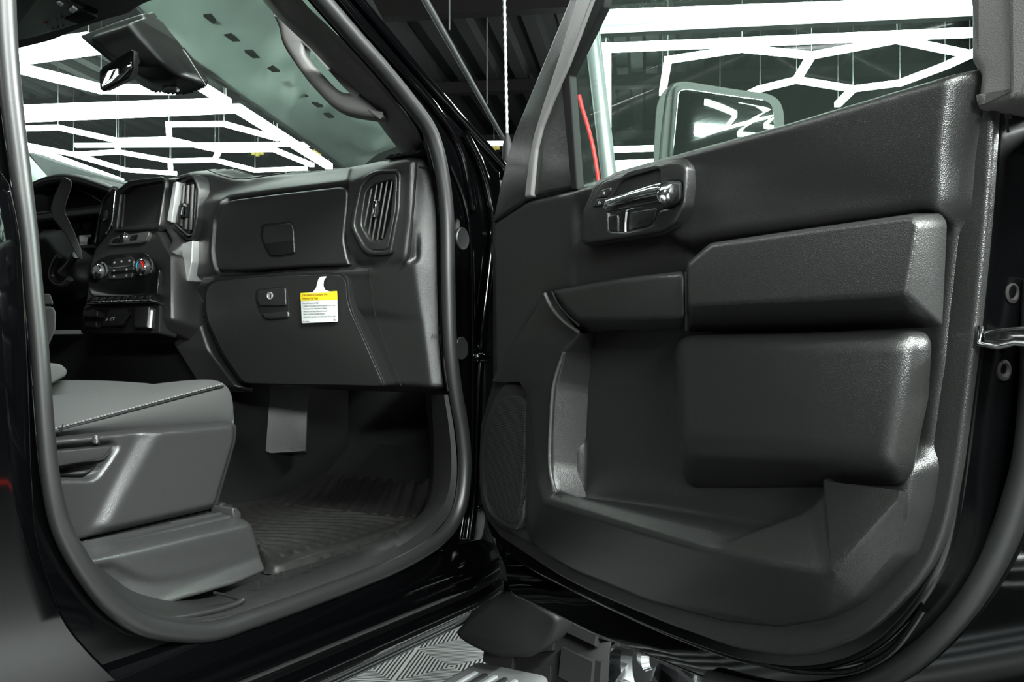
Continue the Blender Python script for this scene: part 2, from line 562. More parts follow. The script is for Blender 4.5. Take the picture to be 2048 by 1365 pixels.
nt.links.new(nt.nodes['Principled BSDF'].outputs[0], mxs.inputs[1]); nt.links.new(tl.outputs[0], mxs.inputs[2])
nt.links.new(mxs.outputs[0], nt.nodes['Material Output'].inputs[0])
M_SIGN = mat('yellow_sign', (0.7, 0.55, 0.1), 0.6)

# ================================================================== THE HALL
def struct(name, V, F, m, smooth=False):
    o = link(name, mesh(name, V, F, smooth), m); o['kind'] = 'structure'; return o

# ribbed floor tiles: squares of concentric ribs
m = bpy.data.materials.new('ribbed_tile'); m.use_nodes = True
nt = m.node_tree; bs = nt.nodes['Principled BSDF']
bs.inputs['Roughness'].default_value = 0.35
tc = nt.nodes.new('ShaderNodeTexCoord'); sp = nt.nodes.new('ShaderNodeSeparateXYZ')
nt.links.new(tc.outputs['Object'], sp.inputs[0])
def mth(op, a, b=None):
    n = nt.nodes.new('ShaderNodeMath'); n.operation = op
    for i, v in enumerate((a, b)):
        if v is None: continue
        if isinstance(v, (int, float)): n.inputs[i].default_value = v
        else: nt.links.new(v, n.inputs[i])
    return n.outputs[0]
def cell(c):
    return mth('ABSOLUTE', mth('SUBTRACT', mth('FRACT', mth('MULTIPLY', c, 1 / 0.40)), 0.5))
dmax = mth('MAXIMUM', cell(mth('ADD', sp.outputs[0], 0.2)), cell(sp.outputs[1]))
rib = mth('GREATER_THAN', mth('FRACT', mth('MULTIPLY', dmax, 24.0)), 0.48)
mx = nt.nodes.new('ShaderNodeMix'); mx.data_type = 'RGBA'
nt.links.new(rib, mx.inputs[0])
mx.inputs[6].default_value = (0.02, 0.02, 0.02, 1); mx.inputs[7].default_value = (0.42, 0.43, 0.425, 1)
def tile_no(c): return mth('FLOOR', mth('MULTIPLY', c, 1 / 2.2))
ev = mth('PINGPONG', tile_no(mth('ADD', sp.outputs[0], 1.7)), 1.0)
od = mth('SUBTRACT', 1.0, mth('PINGPONG', tile_no(mth('SUBTRACT', sp.outputs[1], 0.1)), 1.0))
par = mth('MAXIMUM', ev, od)                        # blocks of light tiles between blocks of black ones
m2 = nt.nodes.new('ShaderNodeMix'); m2.data_type = 'RGBA'
nt.links.new(par, m2.inputs[0]); nt.links.new(mx.outputs[2], m2.inputs[6]); m2.inputs[7].default_value = (0.006, 0.006, 0.006, 1)
nt.links.new(m2.outputs[2], bs.inputs['Base Color'])
M_TILE = m
def hallquad(name, g0, f0, g1, f1, z, mt):
    o = struct(name, [(g0, f0, 0), (g1, f0, 0), (g1, f1, 0), (g0, f1, 0)], [(0, 1, 2, 3)], mt)
    mm = Matrix((Vector(HG), Vector(HF), Vector(UPV))).transposed().to_4x4()
    mm.translation = Vector((CAM[0], CAM[1], z)); o.matrix_world = mm
    return o
hallquad('floor', -16, -7, 14, 19, 0.0, M_TILE)
CEIL = ZC + 3.35
V, F = [], []
g = -16.0; prof = []
while g < 14:
    prof += [(g, 0), (g + 0.14, 0), (g + 0.18, 0.09), (g + 0.32, 0.09)]; g += 0.36
for f in (-7, 19):
    V += [hall(a, f, CEIL + b) for a, b in prof]
n = len(prof)
F = [(i, i + 1, n + i + 1, n + i) for i in range(n - 1)]
struct('ceiling', V, F, M_DECK)
def wall(name, a, b):
    struct(name, [hall(*a, 0), hall(*b, 0), hall(*b, CEIL + 0.1), hall(*a, CEIL + 0.1)], [(0, 1, 2, 3)], M_WALL)
wall('wall_front', (-16, 19), (14, 19)); wall('wall_left', (-16, -7), (-16, 19))
wall('wall_right', (14, -7), (14, 19)); wall('wall_back', (-16, -7), (14, -7))
for i, (f, hh) in enumerate(((5.6, .22), (8.75, .17), (11.6, .14), (14.6, .14))):
    c = (hall(-1, f, CEIL - hh / 2 - 0.004))
    o = link('trim_%d' % (i + 1), mesh('ceiling_beam', *box_geo(c, (HG, HF, UPV), (30, .16, hh)), False), M_STEEL); o['kind'] = 'structure'

def recentre(o):
    me = o.data
    c = sum((Vector(b) for b in o.bound_box), Vector()) / 8
    me.transform(Matrix.Translation(-c)); o.location = c
    return o

# pipe and the wires it hangs from
fp = FZ(2.4)
o = recentre(tube('conduit_pipe', [fp.P(838, -22), fp.P(1006, 277)], 0.026, M_GALV))
tag(o, 'long grey steel pipe running under the dark ceiling above the windshield pillar', 'pipe')
def at_t(px, py, t): return CAM + t * ray(px, py)
for px, py, lab in ((899, 60, 'thin wire holding the near end of the grey ceiling pipe'), (974, 208, 'thin wire holding the far end of the grey ceiling pipe')):
    b = fp.P(px, py); e = b.copy(); e[2] = CEIL
    tag(recentre(tube('hanger_wire', [b, e], 0.006, M_GALV, ns=5)), lab, 'wire', 'pipe hanger wires')

# LED light grids, flat under the roof deck
fl = FZ(2.5)
def led_grid(label, group, segs, wires=True, mt=None):
    pts = [fl.P(*s[:2]) for s in segs] + [fl.P(*s[2:4]) for s in segs]
    c = np.mean(pts, axis=0)
    root = thing('led_light_grid', c, label, 'ceiling light', group)
    ends = []
    for s in segs:
        a, b = fl.P(*s[:2]), fl.P(*s[2:4]); wd = s[4]
        x = b - a; L = np.linalg.norm(x); x /= L
        V, F = box_geo((a + b) / 2, (x, np.cross(UPV, x), UPV), (L + wd * .8, wd, wd * 0.8))
        link('light_tube', mesh('light_tube', V, F, False), mt or M_LED, root)
        for e in (a, b):
            if all(np.linalg.norm(e - q) > 0.3 for q in ends): ends.append(e)
    if wires:
        for e in ends:
            b = e.copy(); b[2] = CEIL - 0.004
            link('suspension_wire', mesh('suspension_wire', *tube_geo([e, b], 0.0035, 4)), M_GALV, root)
    return root
B, N = 0.095, 0.062
big_grid = led_grid('large grid of white LED bars and honeycomb tubes seen through the windshield', 'LED light grids', [
    (-60, 122, 178, 88, .17), (15, 93, 41, 137, B), (41, 137, 202, 178, B), (202, 178, 340, 180, B), (340, 180, 372, 158, .05),
    (-60, 223, 452, 205, B), (-60, 241, 475, 217, B), (360, 148, 452, 203, .085), (475, 217, 657, 332, .095), (20, 283, 240, 362, .09),
    (-40, 260, 116, 255, N), (116, 255, 233, 281, N), (233, 281, 339, 279, N), (339, 279, 438, 301, N), (438, 301, 547, 299, N),
    (547, 299, 623, 330, N), (339, 279, 337, 249, N), (337, 249, 448, 248, N), (448, 248, 554, 277, N), (233, 281, 237, 304, N),
    (237, 304, 147, 309, N), (147, 309, 40, 288, N), (237, 304, 340, 322, N), (340, 322, 430, 320, N), (430, 320, 510, 341, N),
    (438, 301, 430, 320, N), (510, 341, 610, 337, N), (340, 322, 342, 346, N), (147, 309, 250, 340, N), (250, 340, 350, 347, N)])
a, b = fl.P(150, 291), fl.P(1010, 287)
x = (b - a) / np.linalg.norm(b - a)
link('dim_tube', mesh('dim_tube', *box_geo((a + b) / 2, (x, np.cross(UPV, x), UPV), (np.linalg.norm(b - a), .06, .05)), False), M_LEDD, big_grid)
led_grid('thick LED bar with grey beam across the top of the open door window', 'LED light grids', [(1160, 36, 2010, 5, .10)])
led_grid('rectangular border of LED tubes seen through the open door window', 'LED light grids', [
    (1212, 96, 2010, 62, .075), (1212, 96, 1216, 300, .085), (1216, 300, 1330, 296, .08)])
led_grid('honeycomb of LED tubes above the side mirror in the open door window', 'LED light grids', [
    (1325, 185, 1336, 120, N), (1336, 120, 1484, 97, N), (1484, 97, 1623, 111, N), (1623, 111, 1593, 160, N), (1623, 111, 1794, 79, N),
    (1794, 79, 1940, 109, N), (1593, 160, 1706, 178, N), (1593, 160, 1520, 178, N), (1706, 178, 1800, 166, N), (1706, 178, 1676, 208, N),
    (1800, 166, 1890, 132, N), (1890, 132, 1960, 100, N), (1520, 178, 1440, 215, N)])
led_grid('low pair of glowing bars standing in for white equipment beside the red hose behind the open door glass', 'LED light grids', [(1216, 327, 1330, 322, .07), (1218, 338, 1300, 334, .09)], wires=False)  # glowing tubes added in place of bright white equipment, not lamps
# the same honeycomb goes on over the truck's right hand side; the black paint mirrors it
def hz(g, f): return hall(g, f, LED_Z)
root = thing('led_light_grid', hz(9, 4), 'zigzag of white LED tubes whose reflection shows in the side mirror glass', 'ceiling light', 'LED light grids')
zz = [(6.2, 1.2), (6.9, 2.6), (7.7, 1.6), (8.4, 3.2), (9.2, 2.2), (9.9, 3.8), (10.8, 2.8), (11.6, 4.6), (12.6, 3.6)]
for dq in (-2.2, -.6, 1.0):
    for (a, b), (c, d) in zip(zz, zz[1:]):
        A_, B_ = hz(a, b + dq), hz(c, d + dq)
        x = B_ - A_; Lx = np.linalg.norm(x); x /= Lx
        link('light_tube', mesh('light_tube', *box_geo((A_ + B_) / 2, (x, np.cross(UPV, x), UPV), (Lx, .06, .05)), False), M_LED, root)
st_ = mat('red_tape', (.55, .008, .004), .6)
A_, B_ = np.array((5.33, 0.60, .004)), np.array((4.50, 3.50, .004))
x = (B_ - A_) / np.linalg.norm(B_ - A_)
o = link('trim_10', mesh('red_floor_tape', *box_geo((A_ + B_) / 2, (x, np.cross(UPV, x), UPV), (3.2, .12, .004)), False), st_); o['kind'] = 'structure'
# grey beam under the nearest bar in the door window
V, F = box_geo((fl.P(1160, 52) + fl.P(2010, 24)) / 2 + np.array([0, 0, 0.0]), (HG, HF, UPV), (np.linalg.norm(fl.P(2010, 24) - fl.P(1168, 52)), .10, .12))
o = link('trim_9', mesh('light_beam', V, F, False), M_GALV); o['kind'] = 'structure'

# wall signs far away, post and hose behind the door glass
for (px, py, wd, lab) in ((988, 296, .20, 'small yellow sign in the gap right of the windshield pillar'),
                          (640, 304, .22, 'small yellow sign low in the windshield left of the glove box vent'),
                          (516, 306, .22, 'dim yellow sign behind the LED tubes above the upper glove box')):
    c = at_t(px, py, 14.0)
    root = thing('warning_sign', c, lab, 'sign', 'yellow signs on the far side')
    link('sign_board', mesh('sign_board', *box_geo(c, (HG, HF, UPV), (wd * 1.5, .02, .13)), False), M_BLACK, root)
    for k in range(3):
        V, F = box_geo(c - .014 * HF + (k - 1) * wd * .3 * HG - (.01 if k == 1 else -.004) * UPV, (HG, HF, UPV), (wd * .27, .01, .07 + .02 * (k == 1)))
        link('yellow_mark', mesh('yellow_mark', V, F, False), M_SIGN, root)
    link('hanging_rod', mesh('hanging_rod', *tube_geo([c + .06 * UPV, c * [1, 1, 0] + (CEIL - .004) * UPV], .006, 5)), M_GALV, root)
b, t_ = at_t(1220, 372, 5.2), at_t(1184, 60, 5.2)
d = (b - t_); b = t_ + d * (t_[2] / (t_[2] - b[2]))
tag(recentre(tube('tent_pole', [t_, b], 0.045, M_GALV, ns=12)), 'pale grey slanted pole seen through the front corner of the door window', 'pole')
hp = [at_t(*q, 5.0) for q in ((1158, 190), (1164, 215), (1176, 255), (1187, 300), (1196, 355), (1200, 400))]
hp = [np.array(p) for p in spl(hp, 6)]
hp += [hp[-1] + np.array([.01, 0, -.4]), np.array([hp[-1][0], hp[-1][1], 0.02])]
tag(recentre(tube('air_hose', hp, 0.011, M_RED)), 'bright red hose hanging beside the pale pole in the door window', 'hose')

# grey cloth stretched along the hall above the truck's nose
fc = FZ(1.5)
NL = 80
edgeA = resample([fc.P(225, -35), fc.P(287, 30), fc.P(340, 88), fc.P(690, 336)], NL)
edgeB = resample([fc.P(560, -120), fc.P(620, -20), fc.P(700, 130), fc.P(822, 296)], NL)
rows = []
for k in range(33):
    q = k / 32
    row = []
    for i in range(NL):
        p = edgeA[i] * (1 - q) + edgeB[i] * q
        f = i / (NL - 1)
        p = p + UPV * (0.05 * math.sin(9 * f + 5 * q) * math.sin(2.2 * q) + 0.16 * math.sin(24 * f - 7 * q + 1) * q * (1 - q) * f + 0.07 * math.sin(41 * f + 11 * q) * q * (1 - q) + 0.18 * q * (1 - q))
        row.append(p)
    rows.append(row)
banner = thing('fabric_canopy', np.mean(edgeA, axis=0), 'grey wrinkled fabric sheet with a row of black slots, seen through the windshield', 'fabric sheet')
o = loft('fabric_sheet', rows, M_CLOTH, banner, angle=180)
md = o.modifiers.new('thick', 'SOLIDIFY'); md.thickness = 0.01; md.offset = 1
tube('hem', [p for p in edgeA], 0.022, mat('fabric_hem', (0.05, 0.055, 0.055), .8), banner, ns=6)
for i, (px, py) in enumerate(((425, 38), (464, 74), (505, 108), (545, 137), (577, 165), (605, 188), (635, 209), (658, 231), (683, 248))):
    c = fc.P(px, py)
    # drop the slot onto the sheet
    best = min(((np.linalg.norm((np.array(p) - c)[:2]), p) for r in rows for p in r), key=lambda q: q[0])[1]
    c = CAM + (best[2] - 0.012 - ZC) / (c[2] - ZC) * (c - CAM)
    link('slot', mesh('slot', *box_geo(c, (HF, HG, UPV), (.10, .04, .012)), False), M_BLACK, banner)
o = tag(recentre(tube('light_cable', [at_t(455, 27, 6), at_t(486, 0, 6), at_t(540, -2, 6)], .012, M_LEDD, ns=5)), 'thin pale strip of light at the top of the grey fabric sheet', 'light strip')

# ================================================================== THE TRUCK
truck = thing('pickup_truck', (0.15, 1.5, 0), 'black pickup truck with its front passenger door open, charcoal cabin inside', 'truck')
X0 = 0.98
fo = FX(X0)
SEAL = [(2, -60), (7, 60), (19, 200), (42, 385), (54, 480), (64, 585), (75, 700), (86, 850), (96, 950), (111, 1030), (136, 1092), (185, 1168), (235, 1220),
        (300, 1254), (410, 1264), (500, 1238), (600, 1203), (700, 1166), (780, 1134), (834, 1106), (874, 1078), (902, 1046), (920, 1000),
        (926, 930), (921, 860), (908, 785), (897, 690), (893, 560), (891, 440), (884, 368), (872, 306), (852, 254), (808, 195), (757, 133), (705, 75), (647, 8), (590, -60)]
seal2 = [fo.loc(a, b) for a, b in SEAL]
seal2 = [tuple(p) for p in spl(seal2, 5)]
seal_top = [(seal2[-1][0] - .10, seal2[-1][1] + .05), (seal2[0][0] + .12, seal2[0][1] + .08)]
hole = seal2 + seal_top
# painted body side: outer edge follows the windshield pillar, cowl and fender
bo = [(-0.55, .85), (-0.55, -.43)] + [(1.66, -.43)] + [fo.loc(1010, 420), fo.loc(1008, 338), fo.loc(985, 312), fo.loc(850, 160), fo.loc(706, -12), fo.loc(640, -95)]
body = part('body_side', truck)
slab('door_aperture', fo, bo, -.006, -.022, M_PAINT, body, r=0, bev=.012, holes=[hole], rh=0, px=False, bseg=4)
tube('door_opening_seal', [fo.w(a, b, .004) for a, b in hole], [.0125 - .0025 * min(1, i / 22) + .0040 * min(1, max(0, (i - 38) / 25)) if i < len(seal2) else .012 for i in range(len(hole))], M_RUB, body, ns=12, closed=True)
# highlights run along raised beads of the pillar
def bead(name, pts, x, r, m_=None, par=None):
    f = FX(x)
    return tube(name, [f.P(*p) for p in spl(pts, 5)], r, m_ or M_PAINT, par or body, ns=8)
bead('pillar_bead', [(640, -55), (690, 10), (760, 92), (812, 150), (860, 205), (905, 268), (930, 330), (945, 420)], X0 - .002, .010)
bead('pillar_bead', [(660, -70), (712, -4), (850, 160), (985, 310), (1006, 336)], X0 - .004, .011)
bead('hinge_bead', [(928, 268), (960, 330), (980, 400), (986, 470), (978, 560), (962, 700), (955, 850), (950, 980), (938, 1080)], X0 + .002, .010)
bead('hinge_bead', [(900, 330), (925, 390), (940, 460), (944, 560), (946, 700), (945, 860), (944, 990)], X0 - .002, .005)
for (px, py, lb) in ((923, 478, 'upper'), (921, 697, 'lower')):
    c = fo.P(px, py, -.006)
    lathe('rubber_plug', c, (1, 0, 0), [(.022, 0), (.0225, .003), (.021, .0045), (.017, .0035), (.0, .004)], M_RUB, body)
# hinges and check link
lathe('hinge_bolt', fo.P(957, 702, -.004), (1, 0, 0), [(.018, 0), (.018, .006), (.010, .008), (.010, .014), (0, .014)], M_PAINT, body, n=18)
box('hinge_leaf', fo.P(962, 716, .004), (.02, .05, .02), M_PAINT, body, .006)
box('check_link', fo.P(950, 1018, .0), (.02, .03, .012), M_PAINT, body, .003)
# rocker with its ribs
prof = [(.93, -.385), (.965, -.388), (.985, -.40), (.996, -.425), (1.000, -.445), (1.008, -.449), (1.011, -.455), (1.011, -.478), (1.003, -.483), (1.003, -.489), (1.010, -.493),
        (1.013, -.499), (1.014, -.512), (1.012, -.517), (.985, -.548), (.975, -.556), (.94, -.56), (.85, -.56)]
ys = np.linspace(-.5, 1.66, 30)
loft('rocker_panel', [[np.array((x - (.02 * max(0, (y - 1.5) / .16) ** 2), y, ZC + z)) for y in ys] for x, z in prof], M_PAINT, body, angle=30)
# rear door behind the opening: its edge bends in, its skin bulges
EDGE = [(6, 190), (18, 275), (36, 390), (48, 470), (53, 560), (60, 690), (68, 830), (76, 950), (92, 1070), (122, 1160), (172, 1262), (275, 1365), (340, 1410)]
fr_ = FX(1.03)
e2 = [fr_.loc(a, b) for a, b in EDGE]
e2 = [(e2[0][0] + .005, .62)] + [tuple(p) for p in spl(e2, 5)]
def bulge(z): return -.22 * (z - .02) ** 2 - (.03 if z > .17 else 0) * min(1, (z - .17) / .04)
L = []
for off, dx in ((.012, -.05), (.004, -.02), (0.0, -.006), (-.006, .001), (-.03, -.0015), (-.12, -.0125), (-.35, -.040), (-.8, -.08), (-1.2, -.10)):
    L.append([np.array((1.03 + dx + bulge(z), y + off, ZC + z)) for y, z in e2])
loft('rear_door', L, M_PAINT, body, angle=60)
# red marker stripe that the paint shows stays a reflection of a taped line on the hall floor
# front fender behind the open door
fz = FX(1.03)
arc = [(2.42 + .60 * math.cos(a), -.86 + .60 * math.sin(a)) for a in np.linspace(math.pi - .35, .2, 18)]
slab('front_fender', fz, [(1.70, -.43), (1.69, .26), (1.9, .30), (3.3, .22), (3.3, -.6)] + arc[::-1], -.01, -.08, M_PAINT, body, r=0, bev=.012, px=False)
ant = part('antenna', truck)
fa = FX(.90)
pA, pB = fa.P(1014, 268), fa.P(1008, -30)
mast = [pA * (1 - k / 60) + pB * (k / 60) for k in range(61)]
tube('antenna_mast', mast, [.0032 + (.0012 if k % 3 == 0 else 0) for k in range(61)], M_GALV, ant, ns=6)
tube('antenna_base', [fa.P(1015, 325), fa.P(1015, 290), fa.P(1014, 266)], [.013, .011, .004], M_RUBD, ant, ns=12)
# wheel liner, running board
fy = FY(1.78)
slab('wheel_liner', fy, [(1010, 1180), (1060, 1196), (1118, 1238), (1108, 1268), (1086, 1300), (1060, 1318), (985, 1316), (930, 1290), (905, 1268), (960, 1215)], 0, -.10, M_RUBD, body, r=14, bev=.012)
sb = part('running_board', truck)
box('board_deck', (.90, .68, ZC - .775), (.20, 2.36, .05), M_SATIN if False else mat('step_metal', (.055, .057, .057), .5, bump=(300, .3)), sb, .018)
for k in range(5):
    box('tread_strip', (.85 + .026 * k, .68, ZC - .7475), (.012, 2.2, .006), M_RUBD if k % 2 else M_GALV, sb, .002)
box('board_bracket', (.86, 1.05, ZC - .66), (.06, .06, .20), M_RUBD, sb, .01)

# wheel: mud tyre with blocks, machined split-spoke rim
wc = np.array((1.07, 2.42, .49)); RT, RR = .49, .425
wheel = part('front_wheel', truck)
pf = [(.30, -.30), (RR + .01, -.31), (RT - .03, -.30), (RT - .012, -.27), (RT - .012, -.03), (RT - .03, .0), (RR + .02, .012), (RR - .004, .004), (RR - .01, -.03)]
lathe('tire', wc, (1, 0, 0), pf[:-1] + [(RR - .01, -.03), (RR - .012, -.28), (.2, -.29)], M_TIRE, wheel, n=72)
V, F = [], []
for k in range(30):
    a = 2 * math.pi * k / 30
    for s in range(3):
        aa = a + (.1 if s == 1 else 0)
        r_, tn = np.array((0, math.cos(aa), math.sin(aa))), np.array((0, -math.sin(aa), math.cos(aa)))
        ax = np.array((1.0, 0, 0)) + (.25 if s != 1 else -.3) * tn; ax /= np.linalg.norm(ax)
        v, f = box_geo(wc + (RT - .008) * r_ + np.array((-.045 - .105 * s, 0, 0)), (ax, tn, r_), (.085, .068, .03))
        F += [tuple(i + len(V) for i in q) for q in f]; V += v
        if s == 0:
            v, f = box_geo(wc + (RT - .035) * r_ + np.array((.003, 0, 0)), ((1, 0, 0), tn, r_), (.016, .05, .05))
            F += [tuple(i + len(V) for i in q) for q in f]; V += v
link('tire_tread', mesh('tire_tread', V, F, False), M_TIRE, wheel)
lathe('rim', wc, (1, 0, 0), [(RR - .005, -.29), (RR - .02, -.27), (RR - .03, -.05), (RR - .015, .0), (RR - .004, .006), (RR - .0, .0)], M_CHROME, wheel, n=72)
lathe('hub', wc, (1, 0, 0), [(.12, -.2), (.12, -.09), (.10, -.065), (.05, -.06), (.04, -.04), (0, -.04)], M_CHROME, wheel, n=24)
V, F = [], []
for k in range(12):
    a0 = 2 * math.pi * k / 12 + .1
    for sg in (-1, 1):
        def pp(r, a, x): return wc + np.array((x, r * math.cos(a), r * math.sin(a)))
        P0, P1, P2 = (.10, a0, -.075), (.24, a0 + .05 * sg, -.055), (RR - .02, a0 + .13 * sg, -.012)
        ring = []
        for (r, a, x), hw in ((P0, .10), (P1, .05), (P2, .035)):
            q = hw if r > .1 else .18
            ring.append([pp(r, a - q * .5, x), pp(r, a + q * .5, x), pp(r, a + q * .5, x - .05), pp(r, a - q * .5, x - .05)])
        for i in range(2):
            n0 = len(V); V += ring[i] + ring[i + 1]
            F += [(n0 + j, n0 + (j + 1) % 4, n0 + 4 + (j + 1) % 4, n0 + 4 + j) for j in range(4)]
link('spokes', mesh('spokes', V, F, False), M_CHROME, wheel)
lathe('brake_disc', wc, (1, 0, 0), [(.0, -.2), (.19, -.2), (.19, -.17), (.08, -.165), (0, -.165)], M_STEEL, wheel)

# ------------------------------------------------------------------ cabin shell
shell = part('cab_shell', truck)
box('firewall', (.14, 2.22, ZC - .05), (1.66, .06, .86), M_CARPET, shell, 0)
box('cab_floor', (.14, .55, ZC - .435), (1.62, 3.3, .05), M_CARPET, shell, 0)
bevelled('toe_board', *box_geo((.2, 2.12, ZC - .30), ((1, 0, 0), (0, .82, .57), (0, -.57, .82)), (1.6, .36, .02)), 0, M_CARPET, shell)
box('driver_side_wall', (-.70, .6, ZC - .12), (.05, 3.2, .64), M_DASH, shell, 0)
box('rear_cab_wall', (.14, -1.05, ZC - .16), (1.7, .05, .56), M_HEAD, shell, 0)
box('rear_cab_header', (.14, -1.05, ZC + .71), (1.7, .05, .14), M_HEAD, shell, 0)
box('underdash_dark_block', (-.21, 1.86, ZC - .20), (.82, .50, .46), M_BLACK, shell, .01)  # black block added to keep the space under the dash dark
box('roof_skin', (.13, .08, ZC + .80), (1.70, 2.4, .04), M_PAINT, shell, .015)
box('driver_door_pillar', (-.70, .3, ZC + .45), (.05, .35, .6), M_HEAD, shell, 0)

# headliner with overhead console
fd = Frame((0, 0, ZC + .72), (1, 0, 0), (0, -1, 0))
FE = [(-30, 118), (20, 104), (60, 95), (110, 82), (158, 62), (215, 42), (262, 29), (290, 11), (328, -3), (400, -26), (520, -52)]
he = [tuple(p) for p in spl([fd.loc(a, b) for a, b in FE], 4)]
he = he + [(.90, -.95), (.90, 1.0), (-.66, 1.0), (-.66, he[0][1])]
oh = part('headliner', truck)
slab('headliner_panel', fd, he, 0, -.05, M_HEAD, oh, r=0, bev=.012, px=False)
slab('overhead_console', fd, [(-20, -20), (100, -40), (140, 8), (197, 36), (196, 40), (150, 52), (70, 76), (10, 88)], .016, -.01, M_DASH, oh, r=10, bev=.008)
for q in ([(112, 6), (118, 4), (128, 10), (122, 14)], [(137, 22), (146, 15), (156, 21), (146, 27)]):
    slab('map_light', fd, q, .019, .0, mat('lamp_lens', (.5, .52, .5), .3), oh, r=2, bev=.001)
slab('console_pocket', fd, [(128, 38), (165, 22), (197, 36), (160, 50)], .0175, .0, M_BLACK, oh, r=3, bev=.001)
for (a, b, c_) in ((90, 48, M_RED), (96, 47, M_MARK), (114, 42, M_MARK), (124, 37, M_MARK), (106, 60, M_MARK), (116, 58, M_MARK), (127, 54, M_MARK)):
    slab('console_button_mark', fd, [(a - 2.5, b), (a + 1, b - 2), (a + 3, b + 1.5), (a - .5, b + 3.5)], .0185, .0, c_, oh, r=0, bev=.0004)
lathe('console_screw', fd.P(215, 36, .0), (0, 0, -1), [(.006, 0), (.005, .004), (0, .005)], M_GALV, oh, n=12)

# windshield with sensor cover and rear-view mirror
def wsy(z): return 1.80 + (z - .36) * (1.38 - 1.80) / .40
ws = part('windshield', truck)
WV = [(-.66, wsy(.30), .30), (.82, wsy(.30), .30), (.81, wsy(.78), .78), (-.62, wsy(.78), .78)]
WV = [np.array((a, b, ZC + c)) for a, b, c in WV]
link('windshield_glass', mesh('windshield_glass', WV, [(0, 1, 2, 3)], False), M_GLASSW, ws)
fm = FY(1.42)
relief('sensor_cover', fm, [
    ([[(150, 70, 0), (240, 36, 0), (285, 22, 0), (300, 42, 0), (386, 148, 0), (376, 160, 0), (335, 174, 0), (288, 174, 0), (262, 160, 0), (205, 116, 0)]], .004),
    ([[(165, 72, .03), (250, 42, .045), (330, 128, .045), (372, 152, .03), (332, 166, .03), (290, 166, .03), (262, 150, .03), (212, 112, .03)],
      [(250, 42, .045), (262, 36, .035), (284, 34, .012), (378, 146, .012), (330, 128, .045)]], .007)],
    M_DASH, ws, res=.0025, drop=-.03)
tube('sensor_wire', [np.array(p) for p in spl([fm.P(366, 100), fm.P(375, 112), fm.P(392, 140), fm.P(412, 172)], 5)], .0016, M_MARK, ws, ns=5)
tube('sensor_bracket', [fm.P(326, 178), fm.P(340, 173), fm.P(352, 178), fm.P(356, 181)], .004, M_MARK, ws, ns=6)
fv = Frame((0, 1.31, ZC + .55), (1, 0, 0), (0, -.15, .989))       # tilted down a little
frustum('mirror_housing', fv, [(198, 143), (204, 134), (262, 99), (268, 101), (268, 138), (258, 156), (206, 184), (199, 178)], 0,
        [(214, 146), (220, 138), (268, 101), (277, 104), (278, 144), (268, 160), (222, 182), (212, 178)], -.035, .005, M_DASH2, ws)
slab('mirror_glass', fv, [(203, 141), (257, 108), (263, 130), (262, 137), (240, 160), (206, 177), (203, 172)], .002, -.004, M_MIRROR, ws, r=4, bev=.001)
tube('mirror_stem', [fv.P(262, 125, -.03), fv.P(275, 120, -.10)], .012, M_DASH, ws, ns=10)

# pillar trim with grab handle
def xl(pts, x, n=26):
    f = FX(x); return resample([f.P(*p) for p in spl(pts, 5)], n)
pil = part('pillar_trim', truck)
LA = [(500, -50), (540, 0), (566, 30), (626, 86), (672, 134), (718, 182), (759, 230), (792, 274), (818, 306), (828, 322)]
def LS(dx, dy=0): return [(a + dx, b + dy) for a, b in LA]
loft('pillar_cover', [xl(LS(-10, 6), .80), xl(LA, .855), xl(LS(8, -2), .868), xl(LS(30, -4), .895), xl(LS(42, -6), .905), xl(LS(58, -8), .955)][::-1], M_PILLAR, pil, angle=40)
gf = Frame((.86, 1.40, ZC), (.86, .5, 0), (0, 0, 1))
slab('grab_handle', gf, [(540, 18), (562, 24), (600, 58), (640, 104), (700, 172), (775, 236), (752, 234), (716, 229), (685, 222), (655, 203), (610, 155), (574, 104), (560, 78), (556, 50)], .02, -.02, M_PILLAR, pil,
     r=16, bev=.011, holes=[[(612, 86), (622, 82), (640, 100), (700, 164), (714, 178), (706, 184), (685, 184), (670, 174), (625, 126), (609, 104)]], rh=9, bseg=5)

# driver's corner seen across the cabin
dc = part('driver_corner', truck)
fq = FX(-.62)
slab('driver_lit_glass', fq, [(36, 280), (52, 303), (104, 362), (70, 384), (40, 390)], 0, -.03, mat('lit_glass_pale', (.28, .33, .30), .7), dc, r=4)  # pale colour painted in for lit glass on the driver's side
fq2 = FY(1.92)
slab('border_reflection', fq2, [(53, 303), (112, 324), (180, 345), (245, 364), (225, 380), (104, 366)], 0, -.05, mat('reflection_grey', (.09, .10, .10), .8), dc, r=4)  # grey panel: windshield border with the dash's reflection painted in

